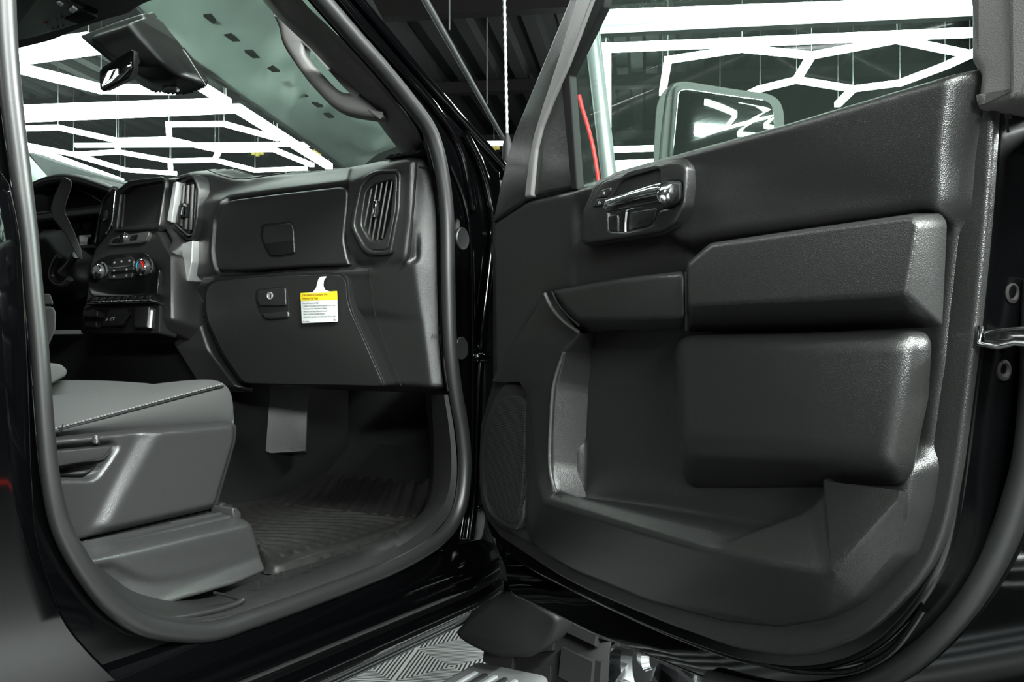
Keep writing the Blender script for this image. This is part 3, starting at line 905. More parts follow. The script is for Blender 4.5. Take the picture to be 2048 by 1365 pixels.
# ------------------------------------------------------------------ dashboard
D = FY(1.50)
VI = [(744, 369), (786, 358), (786, 380), (779, 440), (767, 480), (740, 482), (722, 452), (724, 430), (731, 384)]
dash = part('dashboard', truck)
relief('dash_body', D, [
    ([  # ground under all facets, then the upper face and rolled brow
      [(690, 335, -.005), (852, 312, -.005), (892, 400, -.02), (898, 784, -.02), (480, 768, -.02), (690, 540, -.01)],
      [(330, 352, -.02), (376, 337, -.02), (430, 338, -.03), (482, 356, -.015), (513, 347, -.03), (623, 339, -.03), (700, 329, -.02), (766, 317, -.01), (832, 307, .01), (826, 420, .012), (818, 530, .012), (700, 536, .0), (540, 541, .0), (380, 566, -.005), (330, 600, -.02)],
      [(392, 352, -.02), (440, 350, -.02), (520, 352, -.03), (623, 344, -.03), (706, 334, -.02), (700, 366, .022), (560, 382, .024), (440, 398, .022), (392, 402, .004)],
      [(390, 402, .004), (440, 398, .022), (446, 404, .022), (430, 440, .016), (424, 500, .014), (432, 548, .010), (384, 560, .0)],
      [(700, 330, -.01), (760, 318, .0), (826, 310, .030), (834, 322, .034), (816, 516, .030), (802, 531, .022), (722, 531, .02), (702, 512, .02), (690, 490, .022), (686, 456, .022), (692, 368, .022)],
      # outer end of the dash, turned towards the door
      [(834, 310, .022), (852, 306, .01), (870, 326, -.006), (888, 390, -.018), (896, 560, -.02), (898, 784, -.02), (868, 784, -.006), (848, 640, .004), (826, 520, .022)],
      # lower bolster
      [(332, 618, -.035), (346, 582, -.006), (396, 561, .016), (540, 541, .022), (700, 535, .022), (740, 534, .022), (826, 520, .022), (848, 640, .008), (868, 784, .0), (790, 775, .006), (480, 768, .006), (462, 764, -.02), (380, 690, -.03), (344, 652, -.035)],
      [(396, 561, .010), (540, 541, .012), (740, 534, .012), (740, 546, .030), (540, 553, .030), (410, 570, .026)],
    ], .0055), ([[(a, b, .034, -.04) for a, b in rnd(VI, 7)]], .0022)], M_DASH, dash, res=.003, drop=-.09)
box('dash_top', (.18, 1.74, ZC + .352), (1.5, .40, .03), M_DASH, dash, .01)
def seam(name, fr, pts, h, r=.0012, par=None, mt=None):
    return tube(name, [fr.P(a, b, h) for a, b in spl(pts, 5)], r, mt or M_BLACK, par or dash, ns=5)
seam('dash_seam', D, [(833, 322), (829, 380), (822, 470), (817, 512), (806, 526)], .0315, .0022)
seam('dash_seam', D, [(738, 538), (742, 575), (750, 630), (770, 690), (802, 772)], .0285, .0011)
seam('dash_seam', D, [(834, 334), (850, 335), (872, 334)], .0195, .0010)
seam('dash_seam', D, [(405, 336), (440, 350), (478, 358), (520, 354), (570, 346)], .0, .0012)
for k in range(6):
    a = 770 + 11.5 * k
    slab('defrost_slot', D, [(a, 317 - 1.9 * k), (a + 9, 315.5 - 1.9 * k), (a + 17, 308 - 1.7 * k), (a + 9, 309 - 1.7 * k)], .020 + .0035 * k, -.01, M_BLACK, dash, r=0, bev=.001)
text('airbag_mark', 'AIRBAG', D, 862, 676, .006, .012, mat('emboss', (.05, .05, .05), .4), dash)

# upper glove box
ug = part('upper_glove_box', truck)
slab('glove_box_lid', D, [(434, 541), (427, 500), (432, 442), (444, 410), (462, 400), (560, 387), (680, 373), (693, 377), (695, 394), (690, 440), (686, 480), (693, 516), (700, 531), (620, 533), (540, 538), (480, 542)], .020, -.02, M_DASH2, ug, r=9, bev=.006)
slab('lid_latch', D, [(527, 452), (582, 446), (586, 458), (589, 507), (560, 512), (541, 512), (532, 496), (524, 474)], .0235, .0, M_DASH2, ug, r=5, bev=.003)
slab('latch_recess', D, [(522, 449), (584, 442), (588, 456), (592, 510), (560, 515), (539, 515), (529, 498), (520, 474)], .0208, .0, M_BLACK, ug, r=6, bev=.001)
frustum('latch_scoop', D, [(528, 487), (586, 481), (588, 506), (560, 511), (542, 511), (533, 497)], .0242, [(527, 484), (587, 478), (589, 508), (560, 513), (540, 513), (531, 498)], .0, .001, M_BLACK, ug)

# lower glove box
lg = part('glove_box', truck)
GL = [(411, 604), (413, 578), (430, 564), (480, 558), (560, 553), (655, 549), (684, 552), (692, 566), (694, 600), (702, 626), (722, 668), (768, 773), (690, 771), (560, 769), (487, 767), (446, 708), (416, 644)]
slab('glove_box_recess', D, [(a + (4 if a > 600 else -5), b - (5 if b < 620 else -1)) for a, b in GL], .0285, -.02, M_BLACK, lg, r=12, bev=.002)
frustum('glove_box_door', D, [(a, b) for a, b in rnd(GL, 12, 3)], .036, [(a, b) for a, b in rnd(GL, 12, 3)], -.01, .004, M_DASH2, lg, seg=3)
slab('latch_recess', D, [(511, 579), (572, 571), (576, 590), (577, 634), (540, 641), (527, 638), (516, 622), (510, 600)], .0365, .0, M_BLACK, lg, r=6, bev=.001)
slab('latch_paddle', D, [(515, 582), (570, 575), (572, 612), (518, 612), (514, 600)], .040, .0, M_DASH2, lg, r=4, bev=.002)
slab('latch_lip', D, [(522, 628), (575, 622), (577, 636), (540, 640), (529, 638)], .041, .0, M_DASH2, lg, r=4, bev=.003)
lathe('glove_box_lock', D.P(541, 592, .039), (0, -1, 0), [(.0085, 0), (.0085, .003), (.007, .0036), (.0065, .002), (0, .002)], M_GALV, lg, n=20)
box('key_slot', D.P(541, 592, .0415), (.0016, .002, .008), M_BLACK, lg, 0)

# passenger air vent
vt = part('side_air_vent', truck)
VO = [(752, 339), (795, 338), (801, 348), (798, 420), (782, 506), (770, 511), (737, 511), (722, 500), (699, 455), (702, 430), (716, 366), (730, 350)]
VM = [(752, 347), (791, 346), (794, 356), (791, 420), (776, 497), (766, 501), (741, 501), (729, 492), (708, 455), (711, 430), (723, 372), (735, 358)]
slab('vent_frame', D, VO, .040, -.01, M_DASH2, vt, r=10, bev=.004, holes=[VM], rh=9)
slab('vent_bezel', D, VM, .034, -.03, M_DASH, vt, r=9, bev=.003, holes=[VI], rh=7)
slab('vent_duct', D, VO, -.02, -.03, M_BLACK, vt, r=8, bev=.001)
for (a0, b0, a1, b1) in ((745, 366, 727, 462), (755, 363, 735, 480), (765, 361, 744, 482), (775, 360, 754, 481), (785, 359, 764, 478)):
    P0, P1 = D.P(a0, b0, .026), D.P(a1, b1, .026)
    x = P1 - P0; Lh = np.linalg.norm(x); x /= Lh
    y = np.array((-.75, 1, 0)); y -= (y @ x) * x; y /= np.linalg.norm(y)
    bevelled('vent_slat', *box_geo((P0 + P1) / 2 + .012 * y, (x, y, np.cross(x, y)), (Lh, .022, .0040)), .0014, M_GREY, vt, seg=2)
bevelled('vent_tab', *box_geo(D.P(752, 418, .030), ((.12, 0, 1), (1, 0, -.12), (0, 1, 0)), (.034, .009, .014)), .003, M_CHROME, vt)

# ------------------------------------------------------------------ centre stack
S = Frame((0, 1.40, ZC), (1, 0, 0), (0, .20, .980))       # the stack leans back
SS = FY(1.445)
st = part('centre_stack', truck)
relief('stack_body', S, [
    ([[(229, 381, .0), (258, 358, .0), (328, 350, .0), (334, 366, .0), (318, 456, .0), (332, 484, .0), (346, 508, .0), (347, 640, -.01), (340, 668, -.03), (300, 668, -.03), (160, 668, -.03), (158, 640, -.01), (168, 600, .0), (176, 535, .0), (186, 496, .0), (206, 472, .0), (222, 450, .0)]
    ], .004)], M_DASH, st, res=.0025, drop=-.10)
relief('stack_side', SS, [
    ([[(326, 352, -.03), (350, 352, -.045), (386, 346, -.05), (398, 376, -.05), (394, 440, -.05), (384, 480, -.05), (384, 590, -.05), (420, 700, -.05), (480, 780, -.06), (400, 780, -.07), (342, 690, -.04), (346, 508, -.010), (332, 484, -.010), (318, 456, -.015)],
      [(330, 484, -.006), (346, 506, -.006), (347, 640, -.012), (340, 670, -.04), (330, 640, -.01), (326, 510, .0)]], .004)],
    M_DASH, st, res=.0025, drop=-.10)
SB = [(230, 382), (258, 360), (326, 352), (331, 362), (318, 452), (310, 458), (226, 463), (222, 450)]
SI = [(240, 388), (262, 373), (324, 362), (326, 372), (313, 446), (232, 456)]
slab('screen_bezel', S, SB, .012, -.01, M_DASH2, st, r=6, bev=.004, holes=[SI], rh=3)
slab('display_screen', Frame((0, 1.40 + .20 * .28, ZC), (1, 0, 0), (0, .06, .998)), SI, -.004, -.02, M_SCREEN, st, r=3, bev=.001)
slab('screen_border', S, [(240, 388), (249, 383), (243, 454), (232, 456)], .0045, -.01, M_DASH, st, r=0, bev=.0008)
tube('bezel_trim', [S.P(a, b, .012) for a, b in spl([(230, 384), (227, 420), (222, 450), (212, 468)], 5)], .0022, M_CHROME, st, ns=6)
slab('audio_strip', S, [(216, 489), (221, 477), (233, 473), (297, 462), (297, 470), (291, 482), (282, 486), (219, 492)], .010, -.01, M_GREY, st, r=5, bev=.003)
slab('audio_buttons', S, [(222, 487), (227, 478), (240, 475), (238, 485)], .012, -.01, M_PIANO, st, r=2, bev=.001)
slab('audio_buttons', S, [(258, 481), (262, 471), (276, 469), (272, 480)], .012, -.01, M_PIANO, st, r=2, bev=.001)
def knob(name, px, py, r, ln, parent, cap=None):
    c = S.P(px, py, .004)
    lathe(name, c, (0, -1, 0), [(r * 1.22, 0), (r * 1.22, .004), (r * 1.12, .005), (r * .98, .004), (r * .95, ln * .8), (r * .86, ln)], M_GREY, parent)
    lathe(name + '_ring', c, (0, -1, 0), [(r * 1.16, .004), (r * 1.24, .006), (r * 1.16, .0075)], M_CHROME, parent)
    lathe(name + '_ring', c, (0, -1, 0), [(r * .90, ln - .002), (r * .98, ln), (r * .9, ln + .002), (r * .78, ln + .001)], M_CHROME, parent)
    lathe(name + '_cap', c, (0, -1, 0), [(r * .85, ln - .003), (r * .8, ln), (0, ln + .0005)], cap or M_PIANO, parent)
knob('volume_knob', 252, 477, .0105, .012, st)
HP = [(219, 509), (286, 504), (302, 514), (318, 534), (314, 594), (184, 594), (176, 574), (176, 543), (194, 520)]
slab('climate_panel', S, HP, .006, -.02, M_PIANO, st, r=9, bev=.003)
knob('fan_knob', 204, 544, .019, .016, st)
knob('temperature_knob', 294, 536, .020, .019, st)
c = S.P(294, 536, .004)
for k, mm in ((1, M_BLUE), (-1, M_RED)):
    pts = [c + np.array((k * -.011 * math.cos(a), -.0205, .012 * math.sin(a) + .001)) for a in np.linspace(-.1, 1.2, 6)]
    tube('temperature_mark', pts, .0015, mm, st, ns=5)
slab('climate_buttons', S, [(218, 545), (223, 523), (232, 517), (261, 513), (268, 521), (265, 541), (240, 543)], .010, -.01, M_DASH2, st, r=3, bev=.002)
slab('climate_buttons', S, [(217, 551), (265, 545), (262, 556), (240, 558), (217, 559)], .010, -.01, M_DASH2, st, r=2, bev=.002)
slab('climate_trim', S, [(219, 534.5), (267, 529), (267, 532), (219, 537)], .0125, .0, M_CHROME, st, r=0, bev=.0008)
for a, b in ((228, 525), (242, 523), (258, 521), (227, 541), (252, 539), (227, 553), (252, 551)):
    slab('button_mark', S, [(a - 2, b + 1.5), (a + .5, b - 2), (a + 3, b - .5), (a + 1, b + 2.5)], .0106, .0, M_MARK, st, r=0, bev=.0002)
slab('toggle_shelf', S, [(172, 604), (180, 595), (304, 588), (306, 606), (172, 610)], .022, -.02, M_PIANO, st, r=3, bev=.002)
for k in range(8):
    a = 181 + 15.2 * k
    slab('toggle_switch', S, [(a, 602 - .45 * k), (a + 10.5 + .3 * k, 601.3 - .45 * k), (a + 10.5 + .3 * k, 604.3 - .45 * k), (a, 605 - .45 * k)], .034, .01, M_CHROME, st, r=1, bev=.001)
    slab('switch_top', S, [(a + 2, 601 - .5 * k), (a + 6, 595 - .5 * k), (a + 13, 594.5 - .5 * k), (a + 10, 600.5 - .5 * k)], .026, .01, M_DASH2, st, r=1, bev=.001)
slab('lower_panel', S, [(166, 612), (320, 607), (318, 668), (160, 668)], .0, -.05, M_BLACK, st, r=6, bev=.004)
slab('brake_controller', S, [(164, 622), (184, 619), (194, 621), (193, 634), (184, 635), (165, 634)], .022, -.02, M_DASH2, st, r=3, bev=.003)
slab('brake_controller', S, [(168, 644), (192, 642), (192, 655), (168, 655)], .012, -.02, M_DASH2, st, r=3, bev=.003)
frustum('usb_panel', S, [(200, 653), (222, 617), (252, 616), (258, 628), (250, 650)], .014, [(196, 662), (218, 612), (270, 611), (268, 640), (255, 664)], -.02, .003, M_DASH2, st)
slab('usb_port', S, [(210, 642), (213, 637), (216, 637), (213, 642)], .0155, .0, M_MARK, st, r=0, bev=.0004)
slab('usb_port', S, [(219, 642), (222, 635), (229, 634), (226, 641)], .0155, .0, M_MARK, st, r=0, bev=.0004)
slab('usb_port', S, [(221.5, 640.5), (223.5, 637), (227, 636.5), (225, 640)], .0162, .0, M_BLACK, st, r=0, bev=.0002)
frustum('usb_door', S, [(229, 652), (252, 628), (262, 627), (246, 651)], .022, [(228, 654), (250, 626), (264, 625), (247, 654)], .0, .003, M_DASH2, st)
slab('power_outlet', S, [(268, 616), (297, 611), (297, 622), (294, 656), (267, 656)], .020, -.02, M_DASH2, st, r=3, bev=.004)
slab('outlet_trim', S, [(299, 621), (303, 620), (299, 656), (294.5, 656)], .024, .019, M_SATIN, st, r=1, bev=.001)
# stack side vent and the silver blade under it
sv = part('centre_air_vent', truck)
SV = [(344, 366), (352, 357), (383, 347), (391, 360), (397, 378), (394, 436), (384, 478), (370, 481), (341, 455), (332, 444), (336, 410)]
SW = [(357, 366), (384, 356), (391, 372), (390, 410), (384, 466), (376, 470), (352, 449), (346, 440)]
slab('vent_frame', SS, SV, -.028, -.09, M_DASH2, sv, r=5, bev=.004, holes=[SW], rh=4)
slab('vent_duct', SS, SV, -.068, -.09, M_BLACK, sv, r=5, bev=.001)
for k in range(4):
    a0, a1 = 359 + 9 * k, 353 + 9.5 * k
    P0, P1 = SS.P(a0, 373 - 1.5 * k, -.034), SS.P(a1, 446 + 7 * k - (6 if k == 3 else 0), -.034)
    x = P1 - P0; Lh = np.linalg.norm(x); x /= Lh
    y = np.array((-.9, 1, 0)); y -= (y @ x) * x; y /= np.linalg.norm(y)
    bevelled('vent_slat', *box_geo((P0 + P1) / 2 + .006 * y, (x, y, np.cross(x, y)), (Lh, .024, .008)), .003, M_GREY, sv, seg=2)
bevelled('vent_tab', *box_geo(SS.P(369, 421, -.024), ((.1, 0, 1), (1, 0, -.1), (0, 1, 0)), (.034, .014, .02)), .005, M_DASH2, sv)
slab('vent_tab_trim', SS, [(361, 430), (363, 414), (367, 411), (371, 414), (366, 417), (364, 431)], -.012, -.02, M_CHROME, sv, r=1, bev=.001)
slab('vent_blade', SS, [(346, 365), (354, 363), (343, 446), (333, 442)], -.018, -.05, M_SATIN, sv, r=3, bev=.003)
slab('silver_trim', SS, [(345, 506), (354, 492), (368, 486), (385, 481), (383, 525), (376, 562), (346, 575)], -.030, -.07, M_SATIN, sv, r=2, bev=.003)
# left stack vent seen edge-on
slab('stack_left_vent', S, [(196, 480), (202, 420), (214, 396), (228, 380), (222, 450), (205, 474), (197, 486)], -.02, -.06, M_BLACK, sv, r=3, bev=.003)
slab('vent_tab_trim', S, [(205, 440), (207, 424), (212, 420), (215, 424), (212, 438), (208, 441)], -.015, -.03, M_CHROME, sv, r=2, bev=.001)
tube('vent_rim', [S.P(a, b, -.02) for a, b in spl([(230, 378), (214, 392), (203, 412), (197, 450), (190, 486)], 5)], .003, M_DASH2, sv, ns=6)

# ------------------------------------------------------------------ instrument cluster, shift lever, steering column
ic = part('instrument_cluster', truck)
K = FY(1.54)
hoodp = [K.P(a, b) for a, b in spl([(40, 392), (62, 378), (95, 363), (130, 357), (165, 361), (200, 372), (228, 382)], 5)]
tube('cluster_hood', hoodp, .016, M_DASH, ic, ns=10, flat=np.array((0, 0, 1.0)), fs=.8)
hood2 = [p + np.array((0, .06, .012)) for p in hoodp]
loft('hood_top', [hoodp, hood2, [p + np.array((0, .25, .0)) for p in hoodp]], M_DASH, ic)
slab('cluster_face', FY(1.62), [(20, 400), (60, 380), (130, 356), (200, 370), (235, 390), (240, 660), (20, 660)], 0, -.03, M_BLACK, ic, r=0)
tube('cluster_rim', [FY(1.60).P(a, b) for a, b in spl([(48, 395), (66, 387), (100, 378), (130, 375), (170, 384), (205, 405)], 5)], .003, M_DASH2, ic, ns=6)
for a, b in ((150, 448), (172, 445)):
    lathe('gauge_ring', FY(1.585).P(a, b), (0, -1, 0), [(.026, 0), (.027, .002), (.025, .003), (.0245, 0), (0, 0)], M_BLACK, ic)
slab('cluster_ledge', FY(1.56), [(110, 487), (138, 484), (138, 490), (110, 493)], 0, -.01, M_GREY, ic, r=0, bev=.001)
slab('cluster_ledge', FY(1.56), [(160, 491), (186, 489), (186, 496), (162, 497)], 0, -.01, M_GREY, ic, r=0, bev=.001)
slab('info_display', FY(1.57), [(156, 470), (182, 468), (182, 492), (158, 494)], 0, -.01, M_PIANO, ic, r=2, bev=.001)
sc_ = part('steering_column', truck)
relief('column_shroud', FY(1.46), [([[(60, 470, 0), (90, 466, .02), (116, 500, .03), (150, 520, .02), (160, 560, .02), (130, 590, .01), (60, 600, 0)]], .008)], M_BLACK, sc_, res=.004, drop=-.03)
tube('shifter_boot', [FY(1.42).P(a, b) for a, b in spl([(118, 512), (108, 530), (103, 552), (112, 566), (128, 570), (140, 558)], 5)], .009, M_DASH2, sc_, ns=8)
tube('shifter_joint', [FY(1.40).P(126, 546), FY(1.40).P(136, 532), FY(1.38).P(152, 510)], [.014, .010, .009], M_DASH2, sc_, ns=10)
G = FY(1.36)
frustum('shift_lever', G, [(124, 357), (130, 354), (144, 362), (144, 372), (131, 410), (130, 425), (148, 462), (163, 500), (165, 522), (157, 518), (132, 470), (106, 438), (101, 416), (108, 392)], .008,
        [(124, 357), (130, 354), (144, 362), (144, 372), (131, 410), (130, 425), (148, 462), (163, 500), (165, 522), (157, 518), (132, 470), (106, 438), (101, 416), (108, 392)], -.016, .004, M_GREY, sc_)

# ------------------------------------------------------------------ centre seat / console, passenger seat
cs = part('centre_seat', truck)
frustum('centre_cushion', FY(1.05), [(60, 588), (100, 588), (106, 604), (106, 611), (60, 611)], .0, [(60, 588), (100, 588), (106, 604), (106, 611), (60, 611)], -.25, .012, M_SEAT, cs)
frustum('centre_backrest', FY(1.05), [(60, 614), (106, 613), (112, 626), (111, 660), (96, 694), (84, 702), (60, 700)], .01, [(60, 614), (106, 613), (112, 626), (111, 660), (96, 694), (84, 702), (60, 700)], -.25, .016, M_SEAT, cs)

seat = part('passenger_seat', truck)
def seam_z(y): return -.065 - .169 * max(0, 1.09 - y)
def seat_section(y, k):
    """half of the cushion's cross section at y: from the side shield over the bolster to the far side"""
    zi = -.064 - .05 * (1.09 - y); zs = seam_z(y); zb = -.128 + .008 * (1.09 - y)
    P = [(.772, zb - .012), (.788, zb + .002), (.797, .5 * (zb + zs)), (.794, zs), (.783, zs + .011), (.757, zs * .6 + zi * .4 + .010), (.72, zs * .2 + zi * .8 + .006), (.68, zi + .001), (.655, zi - .005),
         (.63, zi - .001), (.50, zi + .002), (.36, zi - .001), (.335, zi - .005), (.31, zi + .003), (.25, zi + .004), (.215, zi - .02), (.205, zb)]
    return [(x, z) for x, z in P]
ysec = list(np.linspace(.25, 1.06, 22)) + [1.06 + .056 * math.sin(a) for a in np.linspace(.2, math.pi / 2, 7)] + [1.119, 1.117, 1.112]
rows = []
for i, y in enumerate(ysec):
    r = seat_section(min(y, 1.09), 0)
    q = max(0, (y - 1.06) / .056)
    drop = .030 * (1 - math.sqrt(max(0, 1 - q * q))) if i < len(ysec) - 3 else (.045, .060, .074)[i - len(ysec) + 3]
    ins = .012 * (1 - math.sqrt(max(0, 1 - min(q, 1) ** 2)))
    rows.append([np.array((x - (ins if x > .6 else 0), y, ZC + max(z - drop, -.14))) for x, z in r])
o = loft('seat_cushion', rows, M_SEAT, seat, angle=180)
md = o.modifiers.new('s', 'SUBSURF'); md.levels = 1; md.render_levels = 1
# stitched seam
sp_ = [np.array((.7935, y, ZC + seam_z(y) + .001)) for y in np.linspace(.70, 1.085, 66)]
V, F = [], []
for i in range(65):
    a, b = sp_[i], sp_[i + 1]
    x = (b - a); L_ = np.linalg.norm(x); x /= L_
    v, f = tube_geo([a + x * L_ * .12, a + x * L_ * .5 + np.array((.0015, 0, 0)), a + x * L_ * .85], .0013, 5)
    F += [tuple(j + len(V) for j in q) for q in f]; V += v
o = link('stitching', mesh('stitching', V, F, True), M_STITCH, seat)
tube('cushion_seam', [p + np.array((.0005, 0, -.004)) for p in sp_], .0016, M_BLACK, seat, ns=5)
tube('cushion_seam', [np.array((.655, y, ZC - .064 - .05 * (1.09 - y) - .0045)) for y in np.linspace(.3, 1.05, 20)], .0022, M_BLACK, seat, ns=5)
tube('cushion_seam', [np.array((.335, y, ZC - .064 - .05 * (1.09 - y) - .0045)) for y in np.linspace(.3, 1.05, 20)], .0022, M_BLACK, seat, ns=5)
frustum('backrest_base', FX(.72), [(60, 730), (98, 726), (122, 729), (134, 740), (132, 752), (100, 770), (60, 776)], .0, [(60, 730), (98, 726), (122, 729), (134, 740), (132, 752), (100, 770), (60, 776)], -.30, .02, M_SEATI, seat)
tube('loose_thread', [FX(.80).P(*p) for p in spl([(126, 849), (124, 856), (121, 868)], 4)], .0007, M_BLACK, seat, ns=4)
# plastic side shield
A = FX(.80)
relief('side_shield', A, [
    ([[(20, 888, .0), (110, 876, .0), (300, 858, .0), (470, 842, .0), (480, 848, .0), (478, 884, .0), (440, 1016, .0), (428, 1023, .0), (140, 1090, .0), (20, 1116, .0)]], .0035),
    ([[(290, 864, .010), (464, 849, .010), (472, 855, .010), (470, 884, .010), (433, 1010, .010), (424, 1015, .010), (225, 1060, .010), (208, 1062, .010)],
      [(20, 892, .0), (110, 882, .0), (283, 866, .0), (178, 1068, .0), (140, 1077, .0), (20, 1100, .0)],
      [(278, 866, .0), (322, 862, .010), (216, 1058, .010), (174, 1068, .0)]], .004),
    ([[(20, 905, -.012), (112, 893, -.012), (216, 884, -.012), (226, 892, -.012), (208, 920, -.012), (186, 950, -.012), (172, 957, -.012), (112, 957, -.012), (20, 957, -.012)]], .003)],
    M_SEATP, seat, res=.0022, drop=-.035)
frustum('recline_lever', A, [(20, 918), (112, 903), (220, 893), (224, 898), (206, 917), (112, 934), (20, 950)], .018, [(20, 914), (112, 899), (222, 890), (226, 897), (207, 921), (112, 938), (20, 954)], -.01, .006, M_SEATP, seat)
relief('lever_flap', A, [([[(20, 952, -.006), (112, 944, -.006), (204, 928, -.006), (186, 946, .004), (172, 953, .004), (112, 953, .004), (20, 953, .004)]], .0025)], M_SEATP, seat, res=.002, drop=-.015)
tube('shield_peg', [A.P(193, 887, -.01), A.P(191, 882, .004), A.P(193, 874, .002)], .005, M_SEATP, seat, ns=8)
# slide rail and its cover
rl = part('seat_rail', truck)
R_ = FX(.84)
slab('rail_cover_top', R_, [(120, 1118), (150, 1105), (466, 1030), (471, 1036), (466, 1044), (150, 1120), (120, 1130)], .0, -.08, M_SEATP, rl, r=3, bev=.006)
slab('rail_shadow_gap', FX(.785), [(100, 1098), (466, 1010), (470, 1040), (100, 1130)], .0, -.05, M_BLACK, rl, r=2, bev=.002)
for q in ([(136, 1094), (150, 1086), (176, 1081), (160, 1092), (140, 1100)], [(428, 1024), (464, 1015), (465, 1023), (428, 1031)]):
    slab('rail_steel', FX(.80), q, .0, -.05, M_CHROME, rl, r=1, bev=.002)
slab('rail_end_cap', FX(.845), [(466, 1016), (474, 1016), (484, 1026), (484, 1040), (470, 1042), (466, 1030)], .0, -.05, M_SEATP, rl, r=3, bev=.004)
lathe('rail_bolt', FX(.80).P(446, 1016), (1, 0, 0), [(.009, -.02), (.009, 0), (.006, .004), (0, .004)], M_STEEL, rl, n=14)
T = FX(.865)
relief('rail_cover', T, [
    ([[(120, 1124, .0), (160, 1113, .0), (498, 1037, .0), (510, 1043, .0), (528, 1110, .004), (546, 1150, .030), (480, 1180, .034), (380, 1212, .036), (290, 1246, .036), (240, 1240, .02), (150, 1180, .0)],
      [(120, 1132, .006), (165, 1120, .006), (496, 1045, .006), (505, 1050, .006), (524, 1112, .006), (440, 1136, .006), (350, 1160, .008), (310, 1164, .010), (280, 1158, .010), (230, 1130, .008), (160, 1140, .006)],
      ], .0045)], M_SEATP, rl, res=.0022, drop=-.05)

# ------------------------------------------------------------------ sill, kick panel, footwell
sl = part('door_sill', truck)
def mix(specs, n=50):
    out = []
    for pts, x in specs: out.append(resample([FX(x).P(*p) for p in spl(pts, 6)], n))
    return out
S0 = [(150, 1150), (200, 1200), (250, 1234), (320, 1254), (410, 1254), (500, 1226), (600, 1190), (700, 1154), (780, 1122), (834, 1094), (872, 1062), (898, 1030), (910, 990), (914, 930), (908, 860), (896, 790)]
S1 = [(a, b) for a, b in S0]
loft('sill_trim', mix([
    (S0, .972),
    ([(160, 1140), (206, 1184), (256, 1216), (324, 1236), (410, 1237), (500, 1210), (600, 1174), (700, 1137), (780, 1103), (828, 1074), (862, 1044), (886, 1012), (899, 975), (903, 920), (898, 855), (888, 790)], .965),
    ([(170, 1130), (215, 1170), (262, 1200), (330, 1220), (410, 1220), (500, 1192), (600, 1158), (700, 1118), (780, 1083), (824, 1058), (852, 1030), (872, 1000), (884, 966), (890, 915), (886, 850), (878, 790)], .935),
    ([(180, 1120), (225, 1155), (270, 1185), (340, 1200), (420, 1196), (500, 1166), (560, 1146), (640, 1122), (740, 1086), (800, 1058), (836, 1034), (858, 1003), (866, 966), (868, 915), (866, 850), (862, 790)], .875)], 60), M_SILL, sl, angle=60)
# raised step plate at the rear end of the sill
tube('sill_ridge', [FX(.955).P(*p, .001) for p in spl([(296, 1240), (360, 1236), (430, 1222), (470, 1210), (486, 1201)], 5)], .0045, M_SILL, sl, ns=8)
tube('sill_ridge', [FX(.967).P(*p, .001) for p in spl([(345, 1247), (410, 1244), (470, 1232), (509, 1221)], 5)], .0035, M_SILL, sl, ns=8)
tube('sill_gap', [FX(.945).P(*p, .004) for p in spl([(428, 1186), (458, 1194), (488, 1206), (498, 1218), (510, 1226)], 5)], .0022, M_BLACK, sl, ns=5)
# embossed anti-slip marks
rs = random.Random(3)
for k in range(14):
    u = k / 13
    a = FX(.935).P(520 + 330 * u + rs.uniform(-3, 3), 1166 - 120 * u + rs.uniform(-3, 3), .0)
    link('tread_mark', mesh('tread_mark', *box_geo(a - np.array((.0045, 0, .002)), XYZ, (.006, .003 + .002 * rs.random(), .004 + .004 * rs.random())), False), M_SILL, sl)
# kick panel
kp = part('kick_panel', truck)
KP0 = [(900, 772), (906, 850), (912, 925), (904, 985), (880, 1030)]
loft('kick_panel_face', [resample([FX(.955).P(*p) for p in KP0], 20), resample([FX(.90).P(*p) for p in [(878, 778), (878, 850), (880, 920), (874, 975), (850, 1028)]], 20),
     resample([FY(1.82).P(*p) for p in [(858, 780), (862, 850), (864, 910), (862, 960), (846, 1036)]], 20),
     resample([FY(2.12).P(*p) for p in [(850, 790), (856, 850), (862, 910), (862, 950), (850, 1000)]], 20)], M_SILL, kp)
# console side trim and carpet under the dash
ct = part('tunnel_trim', truck)
Q = FY(1.78)
frustum('tunnel_trim_panel', Q, [(508, 770, .03), (524, 768, .0), (618, 770, -.06), (614, 907, -.06), (522, 908, .0), (509, 906, .03), (503, 897, .035), (506, 850, .035)], 0,
        [(500, 770, -.02), (524, 766, -.08), (618, 768, -.10), (614, 909, -.10), (522, 910, -.08), (503, 908, -.03), (497, 898, -.02), (500, 850, -.02)], -.06, .006, M_SILL, ct)
slab('tunnel_carpet', FY(2.12), [(300, 690), (880, 700), (880, 1000), (300, 1040)], .0, -.05, M_CARPET, ct, r=0)
slab('tunnel_carpet', Q, [(380, 850), (470, 888), (498, 905), (520, 912), (515, 1010), (380, 1040)], .0, -.04, M_CARPET, ct, r=3)

